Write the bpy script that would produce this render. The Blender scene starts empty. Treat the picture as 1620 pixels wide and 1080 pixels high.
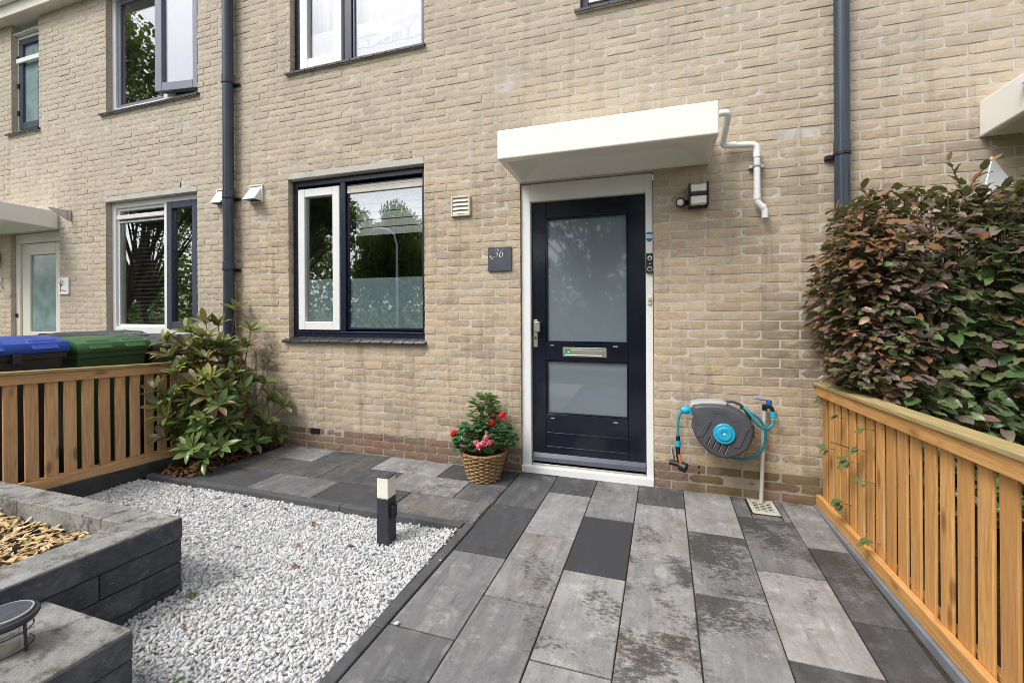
import bpy, bmesh, math, random
import numpy as np
from mathutils import Matrix, Vector

random.seed(7)
RNG = np.random.default_rng(11)
SC = bpy.context.scene
COL = SC.collection

# ------------------------------------------------------------------ camera
CAM_D, CAM_H, CAM_YAW, CAM_ROLL = 3.3, 1.285, math.radians(18.0), math.radians(-0.275)
cam_data = bpy.data.cameras.new('camera')
cam = bpy.data.objects.new('camera', cam_data)
COL.objects.link(cam)
_c, _s = math.cos(CAM_YAW), math.sin(CAM_YAW)
_R, _F, _Z = Vector((_c, _s, 0)), Vector((-_s, _c, 0)), Vector((0, 0, 1))
_right = _R * math.cos(CAM_ROLL) + _Z * math.sin(CAM_ROLL)
_up = -_R * math.sin(CAM_ROLL) + _Z * math.cos(CAM_ROLL)
cam.matrix_world = Matrix(((_right.x, _up.x, -_F.x, 0), (_right.y, _up.y, -_F.y, -CAM_D),
                           (_right.z, _up.z, -_F.z, CAM_H), (0, 0, 0, 1)))
cam_data.sensor_width = 36.0
cam_data.sensor_fit = 'HORIZONTAL'
cam_data.lens = 36.0 * 687.0 / 1620.0
cam_data.shift_y = -50.0 / 1620.0
cam_data.clip_start = 0.02
cam_data.clip_end = 2000.0
SC.camera = cam

# ------------------------------------------------------------------ sky and sun (bright overcast)
SUN_DIR = Vector((-0.45, -0.62, 1.0)).normalized()
world = bpy.data.worlds.new('World')
SC.world = world
world.use_nodes = True
wt = world.node_tree
for n in list(wt.nodes):
    wt.nodes.remove(n)
w_out = wt.nodes.new('ShaderNodeOutputWorld')
w_bg = wt.nodes.new('ShaderNodeBackground')
w_sky = wt.nodes.new('ShaderNodeTexSky')
w_sky.sky_type = 'NISHITA'
w_sky.sun_disc = False
w_sky.sun_elevation = math.asin(SUN_DIR.z)
w_sky.sun_rotation = math.atan2(SUN_DIR.x, SUN_DIR.y)
w_sky.air_density = 1.0
w_sky.dust_density = 3.0
w_sky.ozone_density = 1.0
w_hs = wt.nodes.new('ShaderNodeHueSaturation')
w_hs.inputs['Saturation'].default_value = 0.28
wt.links.new(w_sky.outputs[0], w_hs.inputs['Color'])
wt.links.new(w_hs.outputs[0], w_bg.inputs['Color'])
w_bg.inputs['Strength'].default_value = 0.15
wt.links.new(w_bg.outputs[0], w_out.inputs['Surface'])

sun_data = bpy.data.lights.new('sun', 'SUN')
sun_data.energy = 1.2
sun_data.angle = math.radians(22)
sun_data.color = (1.0, 0.975, 0.94)
sun = bpy.data.objects.new('sun', sun_data)
COL.objects.link(sun)
sun.rotation_euler = (-SUN_DIR).to_track_quat('-Z', 'Y').to_euler()

SC.view_settings.view_transform = 'Standard'
SC.view_settings.look = 'None'
SC.view_settings.gamma = 1.0
SC.view_settings.use_curve_mapping = False
SC.view_settings.exposure = 0.85
SC.cycles.max_bounces = 8
SC.cycles.transparent_max_bounces = 16
SC.cycles.caustics_reflective = False
SC.cycles.caustics_refractive = False
SC.cycles.use_denoising = True
SC.cycles.filter_width = 0.85


def cam_px(x, y, z):
    dx, dy, dz = x, y + CAM_D, z - CAM_H
    d = -_s * dx + _c * dy
    if d < 0.05:
        return (-1e4, -1e4, d)
    return (810 + 687 * (_c * dx + _s * dy) / d, 490 - 687 * dz / d, d)


# ------------------------------------------------------------------ material helpers
class NT:
    def __init__(self, name):
        self.m = bpy.data.materials.new(name)
        self.m.use_nodes = True
        self.t = self.m.node_tree
        for n in list(self.t.nodes):
            self.t.nodes.remove(n)
        self.out = self.t.nodes.new('ShaderNodeOutputMaterial')

    def new(self, kind, **kw):
        n = self.t.nodes.new('ShaderNode' + kind)
        for k, v in kw.items():
            setattr(n, k, v)
        return n

    def put(self, sock, v):
        if v is None:
            return
        if isinstance(v, bpy.types.NodeSocket):
            self.t.links.new(v, sock)
        else:
            if isinstance(v, (tuple, list)) and len(v) == 3 and sock.type == 'RGBA':
                v = (*v, 1.0)
            sock.default_value = v

    def math(self, op, a, b=None, c=None, clamp=False):
        n = self.new('Math', operation=op, use_clamp=clamp)
        self.put(n.inputs[0], a)
        self.put(n.inputs[1], b)
        if c is not None:
            self.put(n.inputs[2], c)
        return n.outputs[0]

    def mix(self, f, a, b, blend='MIX'):
        n = self.new('Mix', data_type='RGBA', blend_type=blend)
        n.clamp_factor = True
        self.put(n.inputs[0], f)
        self.put(n.inputs[6], a)
        self.put(n.inputs[7], b)
        return n.outputs[2]

    def ramp(self, f, stops, interp='LINEAR'):
        n = self.new('ValToRGB')
        cr = n.color_ramp
        cr.interpolation = interp
        while len(cr.elements) > 1:
            cr.elements.remove(cr.elements[-1])
        for i, (p, c) in enumerate(stops):
            e = cr.elements[0] if i == 0 else cr.elements.new(p)
            e.position = p
            if isinstance(c, (int, float)):
                c = (c, c, c)
            e.color = (*c, 1.0)
        self.put(n.inputs[0], f)
        return n.outputs[0]

    def step(self, f, a, b):
        n = self.new('MapRange', interpolation_type='SMOOTHSTEP')
        self.put(n.inputs['Value'], f)
        n.inputs['From Min'].default_value = a
        n.inputs['From Max'].default_value = b
        return n.outputs[0]

    def noise(self, scale, vec=None, detail=4.0, rough=0.55, dist=0.0, out=0):
        n = self.new('TexNoise')
        self.put(n.inputs['Vector'], vec)
        n.inputs['Scale'].default_value = scale
        n.inputs['Detail'].default_value = detail
        n.inputs['Roughness'].default_value = rough
        n.inputs['Distortion'].default_value = dist
        return n.outputs[out]

    def voronoi(self, scale, vec=None, feature='F1', out=0):
        n = self.new('TexVoronoi', feature=feature)
        self.put(n.inputs['Vector'], vec)
        n.inputs['Scale'].default_value = scale
        return n.outputs[out]

    def pos(self):
        return self.new('NewGeometry').outputs['Position']

    def xyz(self, v):
        n = self.new('SeparateXYZ')
        self.put(n.inputs[0], v)
        return n.outputs

    def vmul(self, v, s):
        n = self.new('VectorMath', operation='MULTIPLY')
        self.put(n.inputs[0], v)
        n.inputs[1].default_value = s
        return n.outputs[0]

    def vadd(self, a, b):
        n = self.new('VectorMath', operation='ADD')
        self.put(n.inputs[0], a)
        self.put(n.inputs[1], b)
        return n.outputs[0]

    def comb(self, x, y, z):
        n = self.new('CombineXYZ')
        self.put(n.inputs[0], x)
        self.put(n.inputs[1], y)
        self.put(n.inputs[2], z)
        return n.outputs[0]

    def attr(self, name):
        return self.new('Attribute', attribute_name=name).outputs['Fac']

    def obj(self):
        return self.new('ObjectInfo')

    def bump(self, h, strength=0.3, dist=0.01, normal=None):
        n = self.new('Bump')
        n.inputs['Strength'].default_value = strength
        n.inputs['Distance'].default_value = dist
        self.put(n.inputs['Height'], h)
        self.put(n.inputs['Normal'], normal)
        return n.outputs[0]

    def bsdf(self, color, rough=0.6, normal=None, metal=0.0, spec=0.5, **kw):
        n = self.new('BsdfPrincipled')
        self.put(n.inputs['Base Color'], color)
        self.put(n.inputs['Roughness'], rough)
        self.put(n.inputs['Metallic'], metal)
        self.put(n.inputs['Specular IOR Level'], spec)
        self.put(n.inputs['Normal'], normal)
        for k, v in kw.items():
            self.put(n.inputs[k], v)
        return n.outputs[0]

    def done(self, shader):
        self.t.links.new(shader, self.out.inputs['Surface'])
        return self.m


M = {}


def simple(name, color, rough=0.5, var=0.12, nscale=6.0, bump=0.05, bscale=120.0, metal=0.0, spec=0.5, dirt=0.0, rvar=0.16, **kw):
    t = NT(name)
    p = t.pos()
    n = t.noise(nscale, p, 5)
    dark = tuple(c * (1 - var) for c in color)
    lite = tuple(min(1, c * (1 + var)) for c in color)
    c = t.ramp(n, [(0.3, dark), (0.7, lite)])
    if dirt:
        d = t.step(t.noise(14, p, 7, 0.7), 0.52, 0.75)
        c = t.mix(t.math('MULTIPLY', d, dirt), c, (0.12, 0.11, 0.085))
    r = t.math('ADD', t.math('MULTIPLY', t.noise(nscale * 4, p, 3), rvar), rough - rvar / 2)
    nb = t.bump(t.noise(bscale, p, 3), bump, 0.003)
    M[name] = t.done(t.bsdf(c, r, nb, metal, spec, **kw))
    return M[name]


def tone_input(t):
    o = t.obj()
    sep = t.new('SeparateColor')
    t.put(sep.inputs[0], o.outputs['Color'])
    return t.math('ADD', t.attr('tone'), sep.outputs[0]), sep, o


# brick --------------------------------------------------------------
def brick_mat(name, stops, moss, pale, upmix):
    t = NT(name)
    tone, _, _ = tone_input(t)
    p = t.pos()
    x, y, z = t.xyz(p)
    c = t.ramp(tone, stops)
    off = t.vadd(p, t.comb(t.math('MULTIPLY', tone, 37.0), 0.0, t.math('MULTIPLY', tone, 91.0)))
    n1 = t.noise(22, off, 6, 0.65)
    c = t.mix(t.math('MULTIPLY', t.step(n1, 0.45, 0.68), 0.55), c, pale)
    n3 = t.noise(130, p, 6, 0.85)
    c = t.mix(t.math('MULTIPLY', t.step(n3, 0.5, 0.62), 0.4), c, t.mix(0.55, c, (0.16, 0.125, 0.085)))
    c = t.mix(t.math('MULTIPLY', t.step(n3, 0.46, 0.36), 0.35), c, pale)
    n2 = t.noise(60, p, 5, 0.7)
    c = t.mix(t.math('MULTIPLY', t.step(n2, 0.52, 0.70), 0.5), c, (0.20, 0.16, 0.11))
    # weathering: soot and algae patches with their own outlines
    big = t.noise(1.3, p, 6, 0.62, 0.6)
    c = t.mix(t.math('MULTIPLY', t.step(big, 0.47, 0.70), 0.5), c, (0.25, 0.215, 0.165))
    runs = t.noise(1.0, t.vmul(p, (9.0, 1.0, 0.8)), 5, 0.65)
    c = t.mix(t.math('MULTIPLY', t.step(runs, 0.52, 0.68), 0.5), c, (0.23, 0.19, 0.14))
    c = t.mix(t.math('MULTIPLY', t.step(x, -4.0, -4.06), upmix * 0.7), c, (0.54, 0.475, 0.40))
    lime = t.noise(2.6, t.vadd(p, (4.1, 0, 9.3)), 6, 0.65)
    c = t.mix(t.math('MULTIPLY', t.step(lime, 0.56, 0.8), 0.5), c, pale)
    # greyer, paler bricks on the upper storey
    up = t.step(z, 1.6, 3.3)
    c = t.mix(t.math('MULTIPLY', up, upmix), c, (0.52, 0.465, 0.385))
    al = t.noise(5, t.vmul(p, (1, 1, 1.6)), 7, 0.7)
    reg = t.math('MULTIPLY', t.step(x, 0.25, 0.95), t.math('MULTIPLY', t.step(z, 0.62, 0.9), t.step(z, 1.5, 1.1)))
    alg = t.math('MULTIPLY', t.step(al, 0.32, 0.52), reg)
    c = t.mix(t.math('MULTIPLY', alg, 0.72), c, (0.15, 0.135, 0.085))
    reg2 = t.math('MULTIPLY', t.math('MULTIPLY', t.step(z, 0.5, 0.15), t.math('ADD', t.math('MULTIPLY', t.step(x, -0.1, 0.5), 0.75), 0.25)), t.step(t.noise(3.1, p, 5, 0.65), 0.40, 0.6))
    c = t.mix(t.math('MULTIPLY', reg2, moss), c, (0.13, 0.125, 0.04))
    nb = t.bump(t.noise(170, p, 5, 0.75), 0.75, 0.0045)
    nb = t.bump(t.noise(38, off, 4, 0.6), 0.55, 0.006, nb)
    M[name] = t.done(t.bsdf(c, 0.9, nb, spec=0.2))


brick_mat('brick', [(0.0, (0.375, 0.285, 0.195)), (0.12, (0.46, 0.35, 0.225)), (0.28, (0.55, 0.42, 0.265)), (0.45, (0.50, 0.40, 0.28)),
                    (0.6, (0.60, 0.475, 0.32)), (0.74, (0.47, 0.375, 0.275)), (0.84, (0.60, 0.45, 0.30)), (0.93, (0.41, 0.325, 0.245)), (1.0, (0.53, 0.37, 0.25))], 0.35, (0.62, 0.545, 0.43), 0.5)
brick_mat('plinth_brick', [(0.0, (0.20, 0.105, 0.075)), (0.35, (0.24, 0.135, 0.095)), (0.6, (0.17, 0.10, 0.08)),
                           (0.8, (0.28, 0.19, 0.135)), (1.0, (0.15, 0.10, 0.08))], 0.6, (0.30, 0.21, 0.16), 0.0)

t = NT('mortar')
p = t.pos()
c = t.ramp(t.noise(9, p, 6, 0.65), [(0.3, (0.43, 0.40, 0.345)), (0.6, (0.61, 0.575, 0.51))])
c = t.mix(t.step(t.noise(1.4, p, 5, 0.6), 0.5, 0.75), c, (0.38, 0.345, 0.28))
c = t.mix(t.math('MULTIPLY', t.step(t.noise(1.0, t.vmul(p, (9.0, 1.0, 0.8)), 5, 0.65), 0.52, 0.68), 0.45), c, (0.25, 0.215, 0.165))
z = t.xyz(p)[2]
c = t.mix(t.math('MULTIPLY', t.step(z, 0.3, 0.1), 0.6), c, (0.20, 0.175, 0.12))
nb = t.bump(t.noise(220, p, 4, 0.7), 0.9, 0.004)
M['mortar'] = t.done(t.bsdf(c, 0.95, nb, spec=0.1))

simple('concrete', (0.50, 0.48, 0.43), 0.85, 0.14, 7, 0.5, 180, spec=0.2, dirt=0.25)
simple('white_paint', (0.78, 0.78, 0.76), 0.35, 0.03, 3, 0.06, 60, dirt=0.05)
simple('cream_paint', (0.72, 0.69, 0.60), 0.35, 0.03, 3, 0.05, 60, dirt=0.05)
simple('canopy_shell', (0.84, 0.83, 0.78), 0.35, 0.01, 2.5, 0.01, 30, rvar=0.02)
simple('pvc_white', (0.80, 0.80, 0.79), 0.3, 0.03, 5, 0.03, 60, dirt=0.06)
simple('navy_paint', (0.005, 0.007, 0.018), 0.14, 0.15, 4, 0.08, 26, spec=0.6)
simple('navy_frame', (0.008, 0.013, 0.034), 0.28, 0.15, 4, 0.08, 26, spec=0.55)
simple('slate_blue_paint', (0.055, 0.065, 0.09), 0.3, 0.1, 4, 0.05, 40)
simple('greyblue_sash', (0.20, 0.21, 0.27), 0.3, 0.06, 4, 0.05, 40)
simple('anthracite_pipe', (0.036, 0.048, 0.068), 0.24, 0.12, 6, 0.05, 40, dirt=0.08)
simple('sill_tile', (0.030, 0.029, 0.031), 0.42, 0.25, 9, 0.3, 90, dirt=0.25)
simple('soffit', (0.66, 0.63, 0.55), 0.5, 0.05)
simple('black_plastic', (0.012, 0.012, 0.013), 0.42, 0.2, 8, 0.2, 200)
simple('bollard_metal', (0.030, 0.033, 0.042), 0.5, 0.15, 9, 0.12, 260, dirt=0.06)
simple('opal', (0.80, 0.77, 0.66), 0.35, 0.04, 4, 0.02, 50, **{'Subsurface Weight': 0.15})
simple('solar_cell', (0.05, 0.056, 0.078), 0.15, 0.2, 30, 0.02, 50)
simple('slate', (0.060, 0.066, 0.080), 0.6, 0.2, 14, 0.5, 90)
simple('white_mark', (0.80, 0.80, 0.79), 0.6, 0.03)
simple('steel', (0.55, 0.53, 0.46), 0.35, 0.06, 9, 0.05, 300, metal=0.85)
simple('zinc', (0.58, 0.59, 0.60), 0.42, 0.08, 12, 0.08, 200, metal=0.55)
simple('vent_beige', (0.62, 0.58, 0.45), 0.45, 0.04, 5, 0.05, 60, dirt=0.12)
simple('vent_white', (0.78, 0.78, 0.76), 0.35, 0.04, 5, 0.05, 60, dirt=0.12)
simple('reel_grey', (0.070, 0.072, 0.083), 0.5, 0.12, 12, 0.25, 260, dirt=0.12)
simple('reel_light', (0.42, 0.42, 0.42), 0.5, 0.08, 12, 0.25, 260, dirt=0.12)
simple('cyan_plastic', (0.02, 0.36, 0.55), 0.35, 0.1, 12, 0.03, 80)
simple('hose_cyan', (0.015, 0.25, 0.33), 0.45, 0.12, 10, 0.05, 80)
simple('orange_plastic', (0.60, 0.13, 0.03), 0.4, 0.1)
simple('tap_blue', (0.02, 0.10, 0.42), 0.35, 0.1)
simple('standpipe', (0.50, 0.48, 0.43), 0.5, 0.06, 9, 0.1, 90, dirt=0.2)
simple('grate_white', (0.50, 0.47, 0.40), 0.6, 0.06, 12, 0.1, 90, dirt=0.35)
simple('edging', (0.085, 0.087, 0.092), 0.85, 0.22, 10, 0.5, 240, spec=0.25, dirt=0.25)
simple('fence_base', (0.20, 0.215, 0.235), 0.85, 0.18, 8, 0.5, 200, spec=0.2, dirt=0.3)
simple('fence_base_dark', (0.060, 0.063, 0.062), 0.85, 0.25, 8, 0.5, 200, spec=0.2, dirt=0.3)
simple('soil', (0.035, 0.025, 0.017), 0.95, 0.4, 20, 0.9, 90, spec=0.1)
simple('joint_sand', (0.05, 0.043, 0.033), 0.95, 0.35, 30, 0.8, 200, spec=0.1)
simple('bark', (0.10, 0.075, 0.05), 0.9, 0.3, 30, 0.7, 160, spec=0.2)
simple('asphalt', (0.05, 0.05, 0.052), 0.9, 0.15, 12, 0.5, 200)
simple('footway', (0.20, 0.195, 0.185), 0.9, 0.15, 4, 0.4, 160)
simple('lawn', (0.045, 0.075, 0.02), 0.95, 0.3, 12, 0.9, 120, spec=0.1)
simple('lid_blue', (0.015, 0.06, 0.36), 0.35, 0.1, 5, 0.1, 90, dirt=0.04)
simple('bin_black', (0.018, 0.018, 0.02), 0.5, 0.2, 5, 0.25, 160, dirt=0.06)
simple('bin_green', (0.030, 0.105, 0.036), 0.42, 0.14, 5, 0.18, 160, dirt=0.1)
simple('bin_green_body', (0.022, 0.070, 0.026), 0.5, 0.14, 5, 0.2, 160, dirt=0.1)
simple('bin_grey', (0.045, 0.05, 0.06), 0.45, 0.14, 5, 0.2, 160, dirt=0.1)
t = NT('wicker')
o = t.obj()
p = t.pos()
c = t.ramp(t.noise(38, t.vadd(p, t.comb(t.math('MULTIPLY', o.outputs['Random'], 9.0), 0.0, 0.0)), 4, 0.6), [(0.25, (0.13, 0.07, 0.028)), (0.5, (0.36, 0.225, 0.10)), (0.75, (0.55, 0.38, 0.19))])
c = t.mix(t.math('MULTIPLY', o.outputs['Random'], 0.5), c, (0.24, 0.13, 0.055))
M['wicker'] = t.done(t.bsdf(c, 0.6, t.bump(t.noise(200, p, 3), 0.3, 0.002), spec=0.35))
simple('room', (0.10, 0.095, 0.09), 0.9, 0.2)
simple('blind_white', (0.70, 0.68, 0.66), 0.7, 0.04)
simple('blind_dark', (0.10, 0.10, 0.095), 0.5, 0.1)
simple('curtain', (0.36, 0.355, 0.40), 0.9, 0.03, 3)
simple('shield_blue', (0.015, 0.16, 0.34), 0.4, 0.05)
simple('sticker_green', (0.02, 0.30, 0.09), 0.4, 0.3, 120)
simple('decal_grey', (0.20, 0.19, 0.25), 0.6, 0.04)
simple('twig', (0.11, 0.065, 0.04), 0.85, 0.3, 40, 0.3, 160)
simple('grey_twig', (0.20, 0.17, 0.13), 0.9, 0.3, 40, 0.3, 160)
simple('petal_red', (0.75, 0.03, 0.015), 0.5, 0.25, 50)
simple('petal_pink', (0.78, 0.20, 0.27), 0.5, 0.35, 70)
simple('petal_magenta', (0.42, 0.03, 0.12), 0.5, 0.3, 50)
simple('petal_pale', (0.72, 0.42, 0.47), 0.5, 0.2, 50)
simple('cane', (0.48, 0.33, 0.16), 0.6, 0.15)

# glass --------------------------------------------------------------
def glass(name, tint, boost, rough=0.0):
    t = NT(name)
    g = t.new('NewGeometry')
    dt = t.new('VectorMath', operation='DOT_PRODUCT')
    t.put(dt.inputs[0], g.outputs['Incoming'])
    t.put(dt.inputs[1], g.outputs['Normal'])
    cs = t.math('ABSOLUTE', dt.outputs['Value'])
    sch = t.math('ADD', t.math('MULTIPLY', t.math('POWER', t.math('SUBTRACT', 1.0, cs), 5.0), 0.96), 0.043)
    f = t.math('MULTIPLY', sch, boost, clamp=True)
    tr = t.new('BsdfTransparent')
    t.put(tr.inputs[0], tint)
    gl = t.new('BsdfGlossy')
    gl.inputs['Roughness'].default_value = rough
    t.put(gl.inputs['Color'], (0.95, 0.97, 1.0))
    mx = t.new('MixShader')
    t.put(mx.inputs[0], f)
    t.t.links.new(tr.outputs[0], mx.inputs[1])
    t.t.links.new(gl.outputs[0], mx.inputs[2])
    M[name] = t.done(mx.outputs[0])


glass('glass', (0.93, 0.95, 0.95), 4.6)
glass('glass_bright', (0.96, 0.96, 0.97), 3.0)
glass('lantern_glass', (0.82, 0.82, 0.80), 3.0, 0.12)

t = NT('frosted_door_glass')
p = t.pos()
c = t.ramp(t.noise(260, p, 2), [(0.35, (0.135, 0.168, 0.19)), (0.65, (0.18, 0.218, 0.242))])
M['frosted_door_glass'] = t.done(t.bsdf(c, 0.035, None, spec=0.75, **{'IOR': 1.6}))
t = NT('window_film')
p = t.pos()
v = t.voronoi(120, p)
c = t.mix(t.step(v, 0.2, 0.12), (0.32, 0.43, 0.46), (0.16, 0.23, 0.26))
c = t.mix(t.step(t.noise(40, p, 5, 0.7), 0.45, 0.62), c, (0.42, 0.52, 0.55))
M['window_film'] = t.done(t.bsdf(c, 0.5, None, spec=0.3))
simple('milk_film', (0.42, 0.425, 0.45), 0.6, 0.03, 3)
simple('teal_frost', (0.22, 0.31, 0.31), 0.12, 0.25, 7, 0.02, 40, spec=0.7)


# wood ---------------------------------------------------------------
def wood(name, axis, a, b, d):
    t = NT(name)
    tone, sep, o = tone_input(t)
    p = t.vadd(t.pos(), t.comb(t.math('MULTIPLY', o.outputs['Random'], 13.0), t.math('MULTIPLY', o.outputs['Random'], 7.0),
                               t.math('MULTIPLY', o.outputs['Random'], 29.0)))
    sc = [26.0, 26.0, 26.0]
    sc[axis] = 1.6
    q = t.vmul(p, tuple(sc))
    g = t.noise(1.0, q, 4, 0.55, 1.1)
    w = t.math('SINE', t.math('MULTIPLY', g, 26.0))
    grain = t.math('ADD', t.math('MULTIPLY', w, 0.5), 0.5)
    c = t.mix(t.math('ADD', t.math('MULTIPLY', grain, 0.65), 0.25), a, b)
    c = t.mix(t.math('MULTIPLY', t.math('SUBTRACT', o.outputs['Random'], 0.0), 0.55), c, tuple(v * 0.74 for v in a))
    fine = [160.0] * 3
    fine[axis] = 5.0
    fn = t.noise(1.0, t.vmul(p, tuple(fine)), 3, 0.6)
    c = t.mix(t.math('MULTIPLY', t.step(fn, 0.48, 0.68), 0.5), c, d)
    kv = [9.0] * 3
    kv[axis] = 3.2
    kn = t.voronoi(1.0, t.vmul(p, tuple(kv)))
    c = t.mix(t.math('MULTIPLY', t.step(kn, 0.22, 0.08), 0.8), c, tuple(v * 0.38 for v in a))
    wd = t.step(t.noise(5, p, 5, 0.65), 0.55, 0.8)
    c = t.mix(t.math('MULTIPLY', wd, 0.3), c, (0.24, 0.19, 0.12))
    nb = t.bump(grain, 0.18, 0.0015)
    nb = t.bump(fn, 0.25, 0.0015, nb)
    M[name] = t.done(t.bsdf(c, 0.62, nb, spec=0.3))


wood('timber_upright', 2, (0.55, 0.262, 0.076), (0.73, 0.415, 0.155), (0.40, 0.18, 0.052))
wood('timber_rail', 1, (0.55, 0.262, 0.076), (0.73, 0.415, 0.155), (0.40, 0.18, 0.052))
wood('timber_cap', 1, (0.36, 0.27, 0.11), (0.50, 0.38, 0.19), (0.17, 0.17, 0.06))
wood('timber_upright_brown', 2, (0.56, 0.305, 0.14), (0.75, 0.47, 0.245), (0.38, 0.195, 0.085))
wood('timber_rail_brown', 1, (0.56, 0.305, 0.14), (0.75, 0.47, 0.245), (0.38, 0.195, 0.085))

# paving -------------------------------------------------------------
t = NT('paver')
o = t.obj()
sep = t.new('SeparateColor')
t.put(sep.inputs[0], o.outputs['Color'])
lite, stain, brown = sep.outputs[0], sep.outputs[1], sep.outputs[2]
rnd = o.outputs['Random']
p = t.vadd(t.pos(), t.comb(t.math('MULTIPLY', rnd, 53.0), t.math('MULTIPLY', rnd, 31.0), t.math('MULTIPLY', rnd, 17.0)))
base = t.ramp(lite, [(0.0, (0.040, 0.042, 0.047)), (0.35, (0.085, 0.087, 0.092)), (0.7, (0.20, 0.20, 0.203)), (1.0, (0.36, 0.355, 0.345))])
streak = t.noise(1.0, t.vmul(p, (16.0, 3.0, 3.0)), 6, 0.6, 0.4)
base = t.mix(t.math('MULTIPLY', t.step(streak, 0.42, 0.66), t.math('MULTIPLY', lite, 0.7)), base, t.mix(0.5, base, (0.46, 0.45, 0.43)))
cr2 = t.noise(70.0, t.vmul(p, (1.0, 0.6, 1.0)), 5, 0.8)
base = t.mix(t.math('MULTIPLY', t.step(cr2, 0.5, 0.66), 0.4), base, t.mix(0.6, base, (0.05, 0.05, 0.05)))
cloud = t.noise(5.5, p, 8, 0.7)
base = t.mix(t.math('MULTIPLY', t.step(cloud, 0.46, 0.64), 0.4), base, t.mix(0.72, base, (0.055, 0.056, 0.062)))
base = t.mix(t.math('MULTIPLY', t.step(t.noise(9, t.vadd(p, (1, 4, 7)), 8, 0.75), 0.52, 0.66), t.math('MULTIPLY', lite, 0.6)), base, (0.50, 0.49, 0.46))
base = t.mix(t.math('MULTIPLY', t.step(t.noise(6.5, t.vadd(p, (9, 3, 1)), 5, 0.65), 0.45, 0.68), t.math('MULTIPLY', brown, 0.75)), base, (0.19, 0.145, 0.095))
mask = t.noise(3.4, t.vadd(p, (2, 7, 1)), 4, 0.55, 0.6)
crumbs = t.noise(46.0, t.vmul(p, (0.8, 1.5, 1.0)), 8, 0.8)
gy = t.xyz(t.new('TexCoord').outputs['Generated'])[1]
end = t.math('MULTIPLY', t.math('SUBTRACT', gy, 0.55), t.math('MULTIPLY', t.math('GREATER_THAN', rnd, 0.3), 0.18))
sm = t.math('ADD', t.math('ADD', t.math('MULTIPLY', mask, 1.0), crumbs), end)
th = t.math('SUBTRACT', 1.245, t.math('MULTIPLY', stain, 0.32))
st = t.math('MULTIPLY', t.math('SUBTRACT', sm, th), 10.0, clamp=True)
dst = t.noise(1.0, t.vmul(t.vadd(p, (3, 3, 3)), (34.0, 4.0, 4.0)), 7, 0.7, 0.3)
base = t.mix(t.math('MULTIPLY', t.step(dst, 0.52, 0.66), 0.45), base, t.mix(0.6, base, (0.06, 0.06, 0.065)))
base = t.mix(t.math('MULTIPLY', st, 0.86), base, (0.045, 0.043, 0.040))
spk = t.noise(340, p, 2, 0.7)
base = t.mix(t.math('MULTIPLY', t.step(spk, 0.53, 0.7), 0.35), base, (0.05, 0.05, 0.05))
base = t.mix(t.math('MULTIPLY', t.step(t.noise(290, t.vadd(p, (5, 5, 5)), 2, 0.7), 0.58, 0.72), 0.35), base, (0.45, 0.45, 0.44))
nb = t.bump(t.noise(420, p, 3, 0.7), 0.45, 0.002)
rgh = t.math('SUBTRACT', 0.78, t.math('MULTIPLY', st, 0.2))
M['paver'] = t.done(t.bsdf(base, rgh, nb, spec=0.3))

t = NT('bed_block')
o = t.obj()
p = t.vadd(t.pos(), t.comb(t.math('MULTIPLY', o.outputs['Random'], 23.0), t.math('MULTIPLY', o.outputs['Random'], 11.0), 0.0))
c = t.ramp(t.noise(7, p, 7, 0.65, 0.8), [(0.28, (0.026, 0.029, 0.035)), (0.5, (0.060, 0.066, 0.077)), (0.72, (0.135, 0.143, 0.157))])
c = t.mix(t.math('MULTIPLY', t.step(o.outputs['Random'], 0.55, 0.95), 0.6), c, (0.022, 0.024, 0.028))
scf = t.step(t.noise(17, t.vmul(p, (1, 1, 2.0)), 9, 0.8, 1.6), 0.54, 0.70)
c = t.mix(t.math('MULTIPLY', scf, 0.45), c, (0.33, 0.34, 0.35))
nb = t.bump(t.noise(60, p, 6, 0.7), 0.6, 0.006)
M['bed_block'] = t.done(t.bsdf(c, 0.75, nb, spec=0.35))

t = NT('bed_cap')
o = t.obj()
p = t.pos()
c = t.ramp(t.noise(6, p, 7, 0.65), [(0.3, (0.19, 0.185, 0.175)), (0.6, (0.36, 0.355, 0.34))])
c = t.mix(t.math('MULTIPLY', t.step(t.noise(13, t.vadd(p, (3, 1, 8)), 9, 0.8), 0.49, 0.62), 0.8), c, (0.085, 0.075, 0.05))
c = t.mix(t.math('MULTIPLY', t.step(t.noise(150, p, 4, 0.8), 0.5, 0.66), 0.5), c, (0.07, 0.065, 0.05))
c = t.mix(t.math('MULTIPLY', t.step(t.noise(30, p, 6, 0.75), 0.58, 0.75), 0.5), c, (0.42, 0.42, 0.41))
nb = t.bump(t.noise(36, p, 8, 0.75), 0.8, 0.012)
M['bed_cap'] = t.done(t.bsdf(c, 0.9, nb, spec=0.2))

# loose materials ----------------------------------------------------
def island_mat(name, stops, rough, spec=0.3, nscale=60.0, nb_s=0.3):
    t = NT(name)
    g = t.new('NewGeometry')
    c = t.ramp(g.outputs['Random Per Island'], stops)
    c = t.mix(t.math('MULTIPLY', t.noise(nscale, g.outputs['Position'], 4, 0.65), 0.35), c, tuple(v * 0.65 for v in stops[len(stops) // 2][1]))
    nb = t.bump(t.noise(nscale * 5, g.outputs['Position'], 3), nb_s, 0.002)
    M[name] = t.done(t.bsdf(c, rough, nb, spec=spec))


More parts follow.
